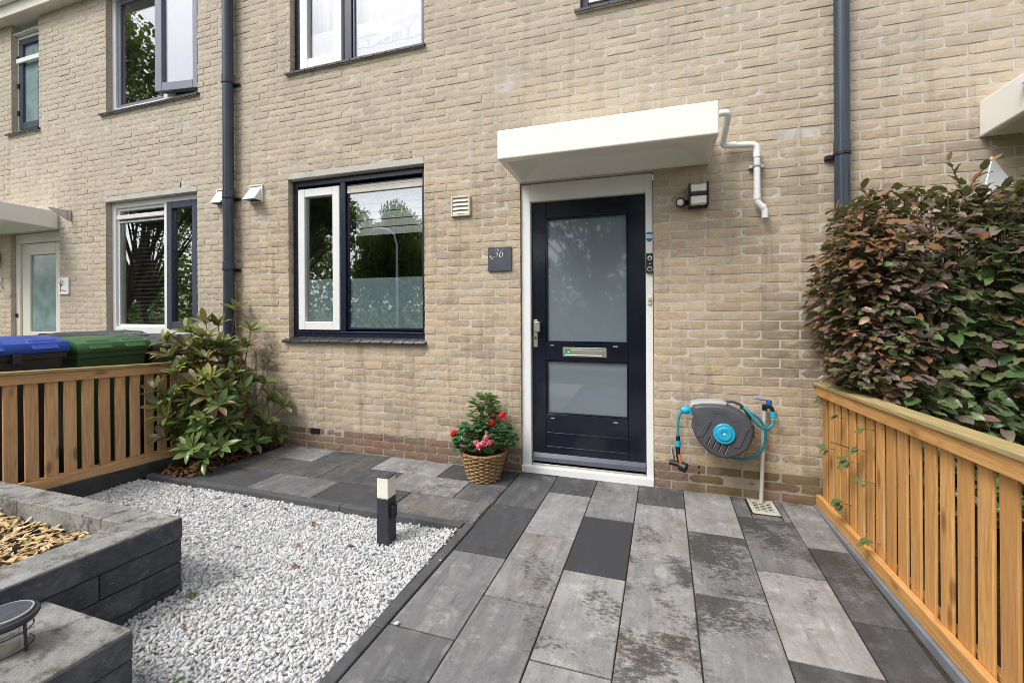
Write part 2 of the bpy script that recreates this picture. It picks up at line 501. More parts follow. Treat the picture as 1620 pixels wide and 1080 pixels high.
island_mat('gravel_stone', [(0.0, (0.36, 0.37, 0.39)), (0.15, (0.53, 0.54, 0.55)), (0.4, (0.65, 0.65, 0.645)),
                            (0.66, (0.75, 0.75, 0.74)), (0.80, (0.42, 0.45, 0.49)), (0.92, (0.58, 0.53, 0.44)), (1.0, (0.24, 0.25, 0.28))], 0.7)
island_mat('wood_chip', [(0.0, (0.48, 0.31, 0.13)), (0.4, (0.66, 0.48, 0.25)), (0.75, (0.74, 0.59, 0.37)), (1.0, (0.36, 0.20, 0.08))], 0.8)
island_mat('dead_leaf', [(0.0, (0.16, 0.075, 0.03)), (0.5, (0.24, 0.115, 0.05)), (1.0, (0.10, 0.05, 0.025))], 0.75)


def leaf_mat(name, stops, rough, spec, trans, back=None, vein=True):
    t = NT(name)
    tone, sep, o = tone_input(t)
    g = t.new('NewGeometry')
    c = t.ramp(tone, stops)
    c = t.mix(t.math('MULTIPLY', t.step(t.noise(35, g.outputs['Position'], 4, 0.6), 0.45, 0.75), 0.35), c, tuple(v * 0.5 for v in stops[0][1]))
    if back:
        c = t.mix(g.outputs['Backfacing'], c, back)
    nb = t.bump(t.noise(120, g.outputs['Position'], 3), 0.25, 0.003)
    a = t.bsdf(c, rough, nb, spec=spec)
    tl = t.new('BsdfTranslucent')
    t.put(tl.inputs[0], t.mix(0.5, c, (0.30, 0.38, 0.06)))
    mx = t.new('MixShader')
    mx.inputs[0].default_value = trans
    t.t.links.new(a, mx.inputs[1])
    t.t.links.new(tl.outputs[0], mx.inputs[2])
    M[name] = t.done(mx.outputs[0])


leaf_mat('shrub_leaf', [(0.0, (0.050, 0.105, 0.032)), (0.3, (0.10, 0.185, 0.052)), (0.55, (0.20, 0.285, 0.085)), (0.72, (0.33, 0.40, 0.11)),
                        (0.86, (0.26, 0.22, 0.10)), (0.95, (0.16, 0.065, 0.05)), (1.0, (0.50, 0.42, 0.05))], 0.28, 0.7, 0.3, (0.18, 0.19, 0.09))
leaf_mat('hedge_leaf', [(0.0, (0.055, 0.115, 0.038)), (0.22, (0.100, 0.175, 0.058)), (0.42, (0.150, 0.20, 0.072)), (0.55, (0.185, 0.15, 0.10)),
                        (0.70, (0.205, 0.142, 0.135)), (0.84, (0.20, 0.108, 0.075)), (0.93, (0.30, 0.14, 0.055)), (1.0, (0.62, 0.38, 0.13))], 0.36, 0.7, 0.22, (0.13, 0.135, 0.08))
leaf_mat('geranium_leaf', [(0.0, (0.030, 0.085, 0.035)), (0.5, (0.055, 0.125, 0.055)), (1.0, (0.08, 0.17, 0.05))], 0.55, 0.3, 0.15)
leaf_mat('climber_leaf', [(0.0, (0.03, 0.09, 0.02)), (0.5, (0.06, 0.15, 0.03)), (1.0, (0.13, 0.22, 0.05))], 0.28, 0.6, 0.2)
leaf_mat('tree_leaf', [(0.0, (0.07, 0.12, 0.035)), (0.5, (0.13, 0.20, 0.055)), (1.0, (0.20, 0.28, 0.085))], 0.5, 0.4, 0.6)


# ------------------------------------------------------------------ object helpers
WORLD = {}


def mesh_obj(name, me, mat, parent=None, color=None):
    o = bpy.data.objects.new(name, me)
    COL.objects.link(o)
    if mat is not None and not me.materials:
        me.materials.append(M[mat] if isinstance(mat, str) else mat)
    if parent is not None:
        o.parent = parent
        o.matrix_parent_inverse = Matrix.Translation(-WORLD.get(parent.name, Vector((0, 0, 0))))
    o.color = color if color else (0, 0, 0, 1)
    return o


def tag(o, label=None, cat=None, group=None, kind=None):
    if label:
        o['label'] = label
    if cat:
        o['category'] = cat
    if group:
        o['group'] = group
    if kind:
        o['kind'] = kind
    return o


def thing(name, label, cat, loc, group=None):
    o = bpy.data.objects.new(name, None)
    COL.objects.link(o)
    o.location = loc
    o.empty_display_size = 0.1
    WORLD[o.name] = Vector(loc)
    return tag(o, label, cat, group)


class MB:
    def __init__(self):
        self.v, self.f = [], []

    def add(self, verts, faces):
        n = len(self.v)
        self.v += [tuple(v) for v in verts]
        self.f += [tuple(i + n for i in f) for f in faces]
        return self

    def box(self, x0, x1, y0, y1, z0, z1):
        v = [(x0, y0, z0), (x1, y0, z0), (x1, y1, z0), (x0, y1, z0), (x0, y0, z1), (x1, y0, z1), (x1, y1, z1), (x0, y1, z1)]
        f = [(0, 3, 2, 1), (4, 5, 6, 7), (0, 1, 5, 4), (1, 2, 6, 5), (2, 3, 7, 6), (3, 0, 4, 7)]
        return self.add(v, f)

    def hexa(self, v):
        return self.add(v, [(0, 3, 2, 1), (4, 5, 6, 7), (0, 1, 5, 4), (1, 2, 6, 5), (2, 3, 7, 6), (3, 0, 4, 7)])

    def tube(self, pts, r, seg=10, caps=True, sides=None):
        pts = [Vector(p) for p in pts]
        rs = r if isinstance(r, (list, tuple)) else [r] * len(pts)
        rings = []
        ref = None
        for i, p in enumerate(pts):
            d = (pts[min(i + 1, len(pts) - 1)] - pts[max(i - 1, 0)]).normalized()
            if ref is None:
                ref = Vector((0, 0, 1)) if abs(d.z) < 0.9 else Vector((1, 0, 0))
            u = d.cross(ref)
            if u.length < 1e-4:
                u = d.cross(Vector((0.3, 0.9, 0.1)))
            u.normalize()
            w = u.cross(d).normalized()
            ref = w
            rings.append([p + (u * math.cos(2 * math.pi * k / seg) + w * math.sin(2 * math.pi * k / seg)) * rs[i] for k in range(seg)])
        vs = [v for ring in rings for v in ring]
        fs = []
        for i in range(len(pts) - 1):
            for k in range(seg):
                a, b = i * seg + k, i * seg + (k + 1) % seg
                fs.append((a, b, b + seg, a + seg))
        if caps:
            fs.append(tuple(range(seg))[::-1])
            fs.append(tuple((len(pts) - 1) * seg + k for k in range(seg)))
        return self.add(vs, fs)

    def lathe(self, prof, c, axis='Z', seg=28, closed=False):
        vs, fs = [], []
        for (r, h) in prof:
            for k in range(seg):
                a = 2 * math.pi * k / seg
                q = (r * math.cos(a), r * math.sin(a), h)
                if axis == 'Y':
                    q = (q[0], -q[2], q[1])
                elif axis == 'X':
                    q = (q[2], q[0], q[1])
                vs.append((c[0] + q[0], c[1] + q[1], c[2] + q[2]))
        m = len(prof)
        for i in range(m - 1):
            for k in range(seg):
                a, b = i * seg + k, i * seg + (k + 1) % seg
                fs.append((a, b, b + seg, a + seg))
        if prof[0][0] > 1e-5:
            fs.append(tuple(range(seg))[::-1])
        if prof[-1][0] > 1e-5:
            fs.append(tuple((m - 1) * seg + k for k in range(seg)))
        return self.add(vs, fs)

    def prism(self, poly, y0, y1):
        """poly in (x, z), extruded from y0 (front) to y1"""
        n = len(poly)
        vs = [(x, y0, z) for x, z in poly] + [(x, y1, z) for x, z in poly]
        fs = [tuple(range(n)), tuple(range(2 * n - 1, n - 1, -1))]
        fs += [(i, i + n, (i + 1) % n + n, (i + 1) % n) for i in range(n)]
        return self.add(vs, fs)

    def mesh(self, name, bevel=0.0, seg=1, smooth=False, auto=None):
        me = bpy.data.meshes.new(name)
        me.from_pydata(self.v, [], self.f)
        bm = bmesh.new()
        bm.from_mesh(me)
        bmesh.ops.remove_doubles(bm, verts=bm.verts, dist=1e-6)
        bmesh.ops.recalc_face_normals(bm, faces=bm.faces)
        if bevel > 0:
            es = [e for e in bm.edges if len(e.link_faces) == 2 and e.calc_face_angle(0) > 0.5]
            bmesh.ops.bevel(bm, geom=es, offset=bevel, segments=seg, affect='EDGES', profile=0.5, clamp_overlap=True)
        if smooth:
            lim = auto if auto else 0.7
            for f in bm.faces:
                f.smooth = True
            for e in bm.edges:
                e.smooth = not (len(e.link_faces) == 2 and e.calc_face_angle(0) > lim)
        bm.to_mesh(me)
        bm.free()
        return me

    def build(self, name, mat, parent=None, bevel=0.0, seg=1, smooth=False, auto=None, color=None):
        return mesh_obj(name, self.mesh(name, bevel, seg, smooth, auto), mat, parent, color)


def box(name, mat, parent, x0, x1, y0, y1, z0, z1, bevel=0.0, seg=1, color=None):
    return MB().box(x0, x1, y0, y1, z0, z1).build(name, mat, parent, bevel, seg, color=color)


def np_mesh(name, verts, faces, smooth=False):
    """verts (N,3), faces (M,k) all of one size"""
    me = bpy.data.meshes.new(name)
    verts = np.asarray(verts, np.float32)
    faces = np.asarray(faces, np.int32)
    me.vertices.add(len(verts))
    me.vertices.foreach_set('co', verts.ravel())
    k = faces.shape[1]
    me.loops.add(faces.size)
    me.loops.foreach_set('vertex_index', faces.ravel())
    me.polygons.add(len(faces))
    me.polygons.foreach_set('loop_start', np.arange(0, faces.size, k, dtype=np.int32))
    me.polygons.foreach_set('loop_total', np.full(len(faces), k, np.int32))
    me.polygons.foreach_set('use_smooth', np.full(len(faces), smooth, bool))
    me.update(calc_edges=True)
    return me


def face_tone(me, tones):
    a = me.attributes.new('tone', 'FLOAT', 'FACE')
    a.data.foreach_set('value', np.asarray(tones, np.float32))


def glyph_mesh(strokes, x, y, z, size, nib=(0.075, 0.035), slant=0.18):
    """broad-nib strokes on a wall-parallel plane; strokes are lists of (u, v) in 0..1"""
    mb = MB()
    for st in strokes:
        pts = []
        for i in range(len(st) - 1):
            for k in range(5):
                f = k / 5
                p0, p1 = st[max(i - 1, 0)], st[i]
                p2, p3 = st[i + 1], st[min(i + 2, len(st) - 1)]
                q = []
                for j in (0, 1):
                    q.append(0.5 * (2 * p1[j] + (p2[j] - p0[j]) * f + (2 * p0[j] - 5 * p1[j] + 4 * p2[j] - p3[j]) * f * f +
                                    (3 * p1[j] - p0[j] - 3 * p2[j] + p3[j]) * f ** 3))
                pts.append(q)
        pts.append(st[-1])
        L = [(a - nib[0] / 2, b - nib[1] / 2) for a, b in pts]
        Rr = [(a + nib[0] / 2, b + nib[1] / 2) for a, b in pts]
        for i in range(len(pts) - 1):
            quad = [L[i], Rr[i], Rr[i + 1], L[i + 1]]
            mb.add([(x + size * (a + slant * b), y - 0.0002 * (i % 3), z + size * b) for a, b in quad], [(0, 1, 2, 3)])
    return mb


DIG3 = [[(0.06, 0.84), (0.22, 0.98), (0.42, 0.93), (0.44, 0.74), (0.30, 0.60), (0.17, 0.54)],
        [(0.17, 0.54), (0.36, 0.50), (0.46, 0.32), (0.36, 0.08), (0.14, 0.0), (-0.02, 0.07)]]
DIG6 = [[(0.50, 1.0), (0.28, 0.84), (0.10, 0.55), (0.05, 0.25), (0.16, 0.02), (0.36, 0.04), (0.46, 0.26), (0.42, 0.48), (0.28, 0.55), (0.11, 0.42)]]
DIG8 = [[(0.26, 0.53), (0.08, 0.68), (0.08, 0.88), (0.26, 0.99), (0.43, 0.88), (0.43, 0.68), (0.26, 0.53), (0.04, 0.36), (0.03, 0.14), (0.24, 0.0), (0.46, 0.13), (0.46, 0.36), (0.26, 0.53)]]

# ================================================================== SETTING
g = tag(MB().add([(-400, -400, -0.14), (400, -400, -0.14), (400, 400, -0.14), (-400, 400, -0.14)], [(0, 1, 2, 3)]).build('ground', 'lawn'), kind='structure')
tag(box('neighbour_yard', 'footway', None, -9.0, -4.02, -6.0, 0.02, -0.15, -0.02), kind='structure')
tag(box('neighbour_soil', 'soil', None, 1.07, 4.0, -6.0, 0.02, -0.15, -0.01), kind='structure')
tag(box('footpath', 'footway', None, -60, 60, -7.5, -6.0, -0.15, -0.03), kind='structure')
tag(box('street', 'asphalt', None, -80, 80, -13.0, -7.5, -0.16, -0.10), kind='structure')

paving = tag(MB().box(-3.72, 0.985, -0.885, 0.06, -0.13, -0.0075).box(-1.11, 0.985, -4.2, -0.887, -0.13, -0.0077).build('paving', 'joint_sand'), kind='structure')


def paver(x0, x1, y0, y1, tone, sk=0.022):
    """a concrete slab between joints; sk is the slight skew of the laid rows"""
    j = 0.0028
    x0, x1, y0, y1 = x0 + j, x1 - j, y0 + j + .0014, y1 - j - .0014
    dz = random.uniform(-0.0018, 0.0018)
    tl = [random.uniform(-0.001, 0.001) for _ in range(4)]
    mb = MB()
    pts = [(x0 + sk * y0, y0), (x1 + sk * y0, y0), (x1 + sk * y1, y1), (x0 + sk * y1, y1)]
    mb.hexa([(a, b, -0.036) for a, b in pts] + [(a, b, 0.0 + dz + tl[i]) for i, (a, b) in enumerate(pts)])
    return mb.build('paver', 'paver', paving, bevel=0.0025, color=(tone[0], tone[1], tone[2], 1))


COLX = [-1.003 + 0.3 * i for i in range(8)]
TONES = {
    0: [(.30, .30, .1), (.12, .45, .0), (.60, .25, .0), (.46, .45, .1), (.6, .3, 0), (.5, .3, 0), (.6, .3, 0)],
    1: [(.15, .40, .2), (.80, .15, .1), (.74, .50, .75), (.62, .55, .1), (.75, .2, 0), (.5, .3, 0), (.6, .3, 0)],
    2: [(.66, .45, .1), (.00, .10, .0), (.86, .40, .1), (.80, .35, .1), (.6, .3, 0), (.5, .3, 0), (.6, .3, 0)],
    3: [(.25, .70, .2), (.80, .35, .4), (.78, .75, .3), (.86, .55, .7), (.6, .3, 0), (.5, .3, 0), (.6, .3, 0)],
    4: [(.84, .20, .5), (.66, .92, .0), (.74, .65, .2), (.70, .30, .0), (.6, .3, 0), (.5, .3, 0), (.6, .3, 0)],
    5: [(.46, .50, .2), (.52, .62, .2), (.90, .45, .4), (.30, .70, .1), (.6, .3, 0), (.5, .3, 0), (.6, .3, 0)],
    6: [(.72, .30, .4), (.28, .95, .6), (.18, .60, .1), (.6, .3, 0), (.6, .3, 0), (.5, .3, 0), (.6, .3, 0)],
}
for ci in range(7):
    xa, xb = COLX[ci], COLX[ci + 1]
    if ci == 6:
        xb = 0.992
    yj = [0.03] + ([-0.585 - 0.586 * k for k in range(6)] if ci % 2 == 0 else [-0.30 - 0.586 * k for k in range(7)])
    for ri in range(len(yj) - 1):
        y1, y0 = yj[ri], yj[ri + 1]
        if ci <= 3:
            y1 = min(y1, 0.02 if ci != 0 else 0.0)
        if ci == 5 and ri == 0:
            paver(xa, 0.585, -0.30, 0.0, TONES[ci][ri])
            paver(0.755, xb, -0.30, 0.0, TONES[ci][ri])
            paver(0.585, 0.755, -0.30, -0.245, TONES[ci][ri])
            continue
        if ci >= 4:
            y1 = min(y1, 0.0)
        paver(xa, xb, y0, y1, TONES[ci][min(ri, 6)])
band = [(-0.297, -0.002, [-3.36, -2.775, -2.188, -1.586, -1.003], [(.72, .5, .2), (.18, .35, .3), (.78, .5, .3), (.10, .4, .1)]),
        (-0.593, -0.297, [-3.40, -3.085, -2.46, -1.875, -1.296, -1.003], [(.42, .35, .8), (.20, .45, .6), (.16, .5, .5), (.72, .62, .6), (.35, .5, .9)]),
        (-0.888, -0.593, [-3.45, -2.805, -2.222, -1.616, -1.010], [(.10, .3, .0), (.44, .2, .8), (.08, .3, .1), (.46, .6, .9)])]
for y0, y1, xs, ts in band:
    for i, tn in enumerate(ts):
        paver(xs[i], xs[i + 1], y0, y1, tn, 0.03)

# black concrete edging strips round the gravel
edging = tag(MB().box(-3.70, -1.12, -0.936, -0.902, -0.14, -0.06).box(-1.105, -1.075, -4.2, -0.95, -0.14, -0.06).build('edging', 'edging'), kind='structure')
for i in range(3):
    a, b = -3.80 + i * 0.92, -3.80 + (i + 1) * 0.92 - 0.004
    box('edging_stone', 'edging', edging, a, min(b, -1.09), -0.945, -0.893, -0.12, 0.004 + 0.001 * i, 0.004)
for i in range(4):
    y1 = -0.893 - 0.9 * i
    y0 = y1 - 0.896
    mb = MB()
    pts = [(-1.062 + 0.022 * y0, y0), (-1.006 + 0.022 * y0, y0), (-1.006 + 0.022 * y1, y1), (-1.062 + 0.022 * y1, y1)]
    mb.hexa([(a, b, -0.12) for a, b in pts] + [(a, b, 0.005 - 0.001 * (i % 2)) for a, b in pts])
    mb.build('edging_stone', 'edging', edging, 0.004)

# crushed white marble
def gravel():
    ico = bmesh.new()
    bmesh.ops.create_icosphere(ico, subdivisions=1, radius=1.0)
    iv = np.array([v.co[:] for v in ico.verts])
    jf = np.array([[v.index for v in f.verts] for f in ico.faces])
    ico.free()
    sp = 0.0112
    xs = np.arange(-3.88, -1.05, sp)
    ys = np.arange(-3.3, -0.93, sp)
    X, Y = np.meshgrid(xs, ys)
    X, Y = X.ravel(), Y.ravel()
    n = len(X)
    X = X + RNG.uniform(-.5, .5, n) * sp
    Y = Y + RNG.uniform(-.5, .5, n) * sp
    keep = (X < -1.064 + 0.022 * Y - 0.002) & ~((X < -2.16) & (Y < -1.87)) & ~((X < -1.69) & (Y < -2.36)) & (Y < -0.95) & (X > -3.86)
    # only what can be seen from around the front of the house
    keep &= ~((X > -1.9) & (Y < -3.0)) 
    X, Y = X[keep], Y[keep]
    ns = 3
    sy = RNG.uniform(-2.9, -0.95, ns)
    sx = -1.06 + 0.022 * sy + np.abs(RNG.normal(0, 0.09, ns))
    X, Y = np.concatenate([X, sx]), np.concatenate([Y, sy])
    n = len(X)
    big = 0.5 + 0.5 * np.sin(X * 3.1 + 1.0) * np.cos(Y * 2.7)
    Z = -0.038 + 0.010 * big + RNG.uniform(-0.007, 0.007, n)
    edge = np.clip((-1.075 + 0.022 * Y - X) / 0.12, 0, 1)
    Z += (1 - edge) * 0.012
    Z[-ns:] = 0.007
    r = RNG.uniform(0.0055, 0.0102, n) * RNG.choice([1, 1, 1, 1.25], n)
    sc = np.stack([r * RNG.uniform(0.8, 1.5, n), r * RNG.uniform(0.65, 1.0, n), r * RNG.uniform(0.5, 0.8, n)], 1)
    q = RNG.normal(size=(n, 4))
    q[:, 1:3] *= 0.45
    q /= np.linalg.norm(q, axis=1)[:, None]
    w, a, b, c = q.T
    Rm = np.stack([1 - 2 * (b * b + c * c), 2 * (a * b - c * w), 2 * (a * c + b * w),
                   2 * (a * b + c * w), 1 - 2 * (a * a + c * c), 2 * (b * c - a * w),
                   2 * (a * c - b * w), 2 * (b * c + a * w), 1 - 2 * (a * a + b * b)], 1).reshape(n, 3, 3)
    jit = RNG.uniform(0.80, 1.16, (n, len(iv), 1))
    V = iv[None] * jit * sc[:, None, :]
    V = np.einsum('nij,nkj->nki', Rm, V) + np.stack([X, Y, Z], 1)[:, None, :]
    Fc = (jf[None] + (np.arange(n) * len(iv))[:, None, None]).reshape(-1, 3)
    o = mesh_obj('gravel', np_mesh('gravel', V.reshape(-1, 3), Fc), 'gravel_stone')
    tag(o, 'crushed white marble gravel between the slab path and the raised beds', 'gravel', kind='stuff')


gravel()
tag(box('gravel_base', 'concrete', None, -3.90, -1.11, -4.2, -0.938, -0.135, -0.044), kind='structure')
tag(box('planting_soil', 'soil', None, -3.88, -3.36, -0.892, 0.0, -0.13, -0.012), kind='structure')

# ================================================================== HOUSES
CH = 0.0634


def brick_local(nx=6, nz=3, seed=0, L=0.21, Hh=0.052, depth=0.10):
    """one hand-moulded brick, origin at its left lower front corner"""
    rr = np.random.default_rng(seed)
    xs = np.linspace(0, 1, nx)
    zs = np.linspace(0, 1, nz)
    V = []
    for iz, z in enumerate(zs):
        for ix, x in enumerate(xs):
            edge = ix in (0, nx - 1) or iz in (0, nz - 1)
            corner = ix in (0, nx - 1) and iz in (0, nz - 1)
            y = rr.uniform(-0.0012, 0.0009) + (0.0017 if edge else 0) + (0.0016 if corner else 0)
            V.append((x * L + rr.uniform(-.0012, .0012), y, z * Hh + rr.uniform(-.0011, .0011)))
    per = [i for i in range(nx)] + [nx * (k + 1) + nx - 1 for k in range(nz - 1)] + \
          [nx * (nz - 1) + nx - 2 - k for k in range(nx - 1)] + [nx * (nz - 2 - k) for k in range(nz - 2)]
    b0 = len(V)
    for i in per:
        x, y, z = V[i]
        V.append((min(max(x, 0), L), depth, min(max(z, 0), Hh)))
    Fq = []
    for iz in range(nz - 1):
        for ix in range(nx - 1):
            a = iz * nx + ix
            Fq.append((a, a + 1, a + nx + 1, a + nx))
    m = len(per)
    for k in range(m):
        i, j = per[k], per[(k + 1) % m]
        Fq.append((j, i, b0 + k, b0 + (k + 1) % m))
    return np.array(V), np.array(Fq)


BRICK_VARS = [brick_local(seed=i) for i in range(14)]
BRICK_MESH = {}


def brick_mesh(v, mat):
    if (v, mat) not in BRICK_MESH:
        V, Fq = BRICK_VARS[v]
        me = np_mesh('brick', V, Fq)
        me.materials.append(M[mat])
        BRICK_MESH[(v, mat)] = me
    return BRICK_MESH[(v, mat)]


def lay_bricks(x0, x1, ncourse, openings, anchors, skip_below=3):
    """openings: (xa, xb, course_lo, course_hi).  returns list of (x, z, length, height, plinth)"""
    ax = [a for a, _ in anchors]
    au = [u for _, u in anchors]
    out = []
    for k in range(ncourse):
        z0 = k * CH
        iv = [(x0, x1)]
        for (a, b, lo, hi) in openings:
            if lo <= k < hi:
                nv = []
                for (p, q) in iv:
                    if b <= p or a >= q:
                        nv.append((p, q))
                    else:
                        if a > p:
                            nv.append((p, a))
                        if b < q:
                            nv.append((b, q))
                iv = nv
        for (p, q) in iv:
            up, uq = np.interp(p, ax, au), np.interp(q, ax, au)
            off = 0.5 * (k % 2)
            js = [p] + [float(np.interp(u, au, ax)) for u in np.arange(math.ceil(up - off) + off, uq, 1.0) if up + 0.12 < u < uq - 0.12] + [q]
            for i in range(len(js) - 1):
                a, b = js[i], js[i + 1]
                a += -0.003 if (i == 0 and a != x0) else 0.0055
                b -= -0.003 if (i == len(js) - 2 and b != x1) else 0.0055
                out.append((a + random.uniform(0, .0015), z0 + 0.005 + random.uniform(-.0012, .0012), b - a - random.uniform(0, .002), CH - 0.0098 + random.uniform(-.0015, .001), k < skip_below))
    return out


def build_wall(house, x0, x1, ncourse, openings, anchors, recess, occl=None):
    ztop = ncourse * CH
    xs = sorted(set([x0, x1] + [v for o in openings for v in (o[0], o[1])]))
    zs = sorted(set([-0.12, ztop] + [v * CH for o in openings for v in (o[2], o[3])]))
    e = 0.0
    mb = MB()
    # mortar slab with the openings left free (cells between the opening edges)
    def inside(xm, zm):
        return any(o[0] < xm < o[1] and o[2] * CH < zm < o[3] * CH for o in openings)
    for i in range(len(xs) - 1):
        run = None
        for j in range(len(zs)):
            solid = j < len(zs) - 1 and not inside((xs[i] + xs[i + 1]) / 2, (zs[j] + zs[j + 1]) / 2)
            if solid and run is None:
                run = zs[j]
            if not solid and run is not None:
                a, b = xs[i], xs[i + 1]
                if any(abs(o[1] - a) < 1e-6 and o[2] * CH < zs[j] and o[3] * CH > run for o in openings):
                    a += e
                if any(abs(o[0] - b) < 1e-6 and o[2] * CH < zs[j] and o[3] * CH > run for o in openings):
                    b -= e
                mb.box(a, b, 0.0040, 0.105, run, zs[j])
                run = None
    wall = mb.build('wall', 'mortar', house)
    bricks = lay_bricks(x0, x1, ncourse, openings, anchors)
    scored = []
    for i, (x, z, L, Hh, pl) in enumerate(bricks):
        u, v, d = cam_px(x + L / 2, 0, z + Hh / 2)
        vis = -40 < u < 1660 and -30 < v < 1100
        if vis and occl and occl(u, v):
            vis = False
        scored.append((-(L * Hh / (d * d)) if vis else 1.0, i))
    scored.sort()
    chosen = set(i for s, i in scored[:300] if s < 0)
    VV, FF, TT, MI = [], [], [], []
    nv = 0
    for i, (x, z, L, Hh, pl) in enumerate(bricks):
        vi = random.randrange(len(BRICK_VARS))
        tone = random.random() * 0.98 + 0.01
        dy = random.gauss(0, 0.0012)
        if i in chosen:
            o = bpy.data.objects.new('brick', brick_mesh(vi, 'plinth_brick' if pl else 'brick'))
            COL.objects.link(o)
            o.parent = wall
            o.location = (x, dy, z)
            o.scale = (L / 0.21, 1, Hh / 0.052)
            o.color = (tone, 0, 0, 1)
        else:
            V, Fq = BRICK_VARS[vi]
            V = V * np.array([L / 0.21, 1, Hh / 0.052]) + np.array([x, dy, z])
            VV.append(V)
            FF.append(Fq + nv)
            nv += len(V)
            TT += [tone] * len(Fq)
            MI += [1 if pl else 0] * len(Fq)
    if VV:
        me = np_mesh('brickwork', np.concatenate(VV), np.concatenate(FF))
        me.materials.append(M['brick'])
        me.materials.append(M['plinth_brick'])
        me.polygons.foreach_set('material_index', np.array(MI, np.int32))
        face_tone(me, TT)
        tag(mesh_obj('brickwork', me, None, wall), kind='stuff')
    return wall


def frame_mb(x0, x1, z0, z1, w, y0, y1, mb=None, wb=None, wt_=None):
    mb = mb or MB()
    wb = wb or w
    wt_ = wt_ or w
    mb.box(x0, x0 + w, y0, y1, z0, z1)
    mb.box(x1 - w, x1, y0, y1, z0, z1)
    mb.box(x0 + w, x1 - w, y0 + .001, y1, z0, z0 + wb)
    mb.box(x0 + w, x1 - w, y0 + .001, y1, z1 - wt_, z1)
    return mb


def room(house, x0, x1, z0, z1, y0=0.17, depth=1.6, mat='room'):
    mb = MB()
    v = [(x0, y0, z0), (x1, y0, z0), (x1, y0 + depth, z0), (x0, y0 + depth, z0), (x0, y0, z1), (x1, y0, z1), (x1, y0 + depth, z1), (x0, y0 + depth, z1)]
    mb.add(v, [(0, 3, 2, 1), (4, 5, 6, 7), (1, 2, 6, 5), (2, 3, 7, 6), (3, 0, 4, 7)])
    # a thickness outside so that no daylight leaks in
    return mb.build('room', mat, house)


def tile_sill(house, x0, x1, z, n, proj=0.035):
    """sloping sill of dark glazed tiles"""
    s = MB().hexa([(x0 + .01, -proj + .012, z - .03), (x1 - .01, -proj + .012, z - .03), (x1 - .01, 0.09, z - .012), (x0 + .01, 0.09, z - .012),
                   (x0 + .01, -proj + .012, z - .021), (x1 - .01, -proj + .012, z - .021), (x1 - .01, 0.09, z + .018), (x0 + .01, 0.09, z + .018)]).build('window_sill', 'mortar', house)
    w = (x1 - x0) / n
    for i in range(n):
        a, b = x0 + i * w + 0.0025, x0 + (i + 1) * w - 0.0025
        dz = random.uniform(-.001, .001)
        MB().hexa([(a, -proj, z - .034 + dz), (b, -proj, z - .034 + dz), (b, 0.075, z + .000 + dz), (a, 0.075, z + .000 + dz),
                   (a, -proj, z - .012 + dz), (b, -proj, z - .012 + dz), (b, 0.075, z + .022 + dz), (a, 0.075, z + .022 + dz)]).build('sill_tile', 'sill_tile', s, 0.003)
    return s


def lintel(house, x0, x1, k, dy=-0.004):
    return box('lintel', 'concrete', house, x0, x1, dy, 0.104, k * CH + .002, (k + 1) * CH - .004, 0.004)


def weep(wall, x, k, h=1.0):
    box('weep_hole', 'black_plastic', wall, x - .006, x + .006, 0.0005, 0.02, k * CH + .004, k * CH + CH * h - .004)


NC = 78
# ---- number 36, the house in the middle
XL, XR = -4.02, 1.146
h36 = thing('terraced_house', 'yellow brick terraced house with the navy front door, in the middle', 'house', (-1.4, 0.5, 0))
WX0, WX1 = -3.329, -1.857
ops36 = [(WX0, WX1, 16, 41), (-1.006, 0.006, 0, 37), (-3.301, -1.846, 56, NC), (-0.52, 0.46, 56, NC)]
anch36 = [(XL, 0), (WX0, 3), (WX1, 10), (-1.003, 14), (0.004, 18.5), (XR, 23.5)]
wall36 = build_wall(h36, XL, XR, NC, ops36, anch36, 0.07)
lintel(h36, WX0, WX1, 40)
lintel(h36, -1.006, 0.006, 36, 0.001)
for x, k in [(-3.06, 41), (-1.985, 41), (-2.30, 2), (0.30, 2)]:
    weep(wall36, x, k)
box('air_brick', 'black_plastic', wall36, -3.07, -2.965, -0.003, 0.02, 2 * CH + .006, 3 * CH - .006)
tile_sill(h36, WX0 - .05, WX1 + .02, 16 * CH + .004, 14)
tile_sill(h36, -3.345, -1.835, 56 * CH + .014, 12, 0.03)
tile_sill(h36, -0.56, 0.49, 56 * CH + .014, 8, 0.03)

# living room window: navy frame, white opening sash on the left, fixed pane with a frosted strip on the right
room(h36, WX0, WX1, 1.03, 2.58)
wz0, wz1 = 16 * CH + .022, 40 * CH
win = frame_mb(WX0 + .003, WX1 - .003, wz0, wz1, 0.05, 0.062, 0.165, wb=0.055, wt_=0.055)
win.box(-2.778, -2.722, 0.064, 0.16, wz0 + .055, wz1 - .055)
win = win.build('window', 'navy_frame', h36, 0.004)
box('drip_bead', 'navy_frame', win, WX0 + .055, WX1 - .055, 0.052, 0.0635, wz0 + .042, wz0 + .052, 0.002)
sash = frame_mb(-3.262, -2.782, 1.103, 2.452, 0.078, 0.055, 0.115).build('sash', 'white_paint', win, 0.004)
box('pane', 'glass', win, -3.183, -2.861, 0.088, 0.094, 1.182, 2.373)
box('frosted_strip', 'window_film', win, -3.183, -2.861, 0.1, 0.102, 1.182, 1.585)
frame_mb(-2.722, -1.91, 1.107, 2.46, 0.02, 0.09, 0.125).build('glazing_bead', 'navy_frame', win, 0.003)
box('pane', 'glass', win, -2.702, -1.93, 0.1, 0.106, 1.127, 2.44)
box('frosted_strip', 'window_film', win, -2.70, -1.932, 0.112, 0.114, 1.128, 1.585)
box('vent_strip', 'soffit', win, -2.715, -1.918, 0.084, 0.099, 2.375, 2.42, 0.004)
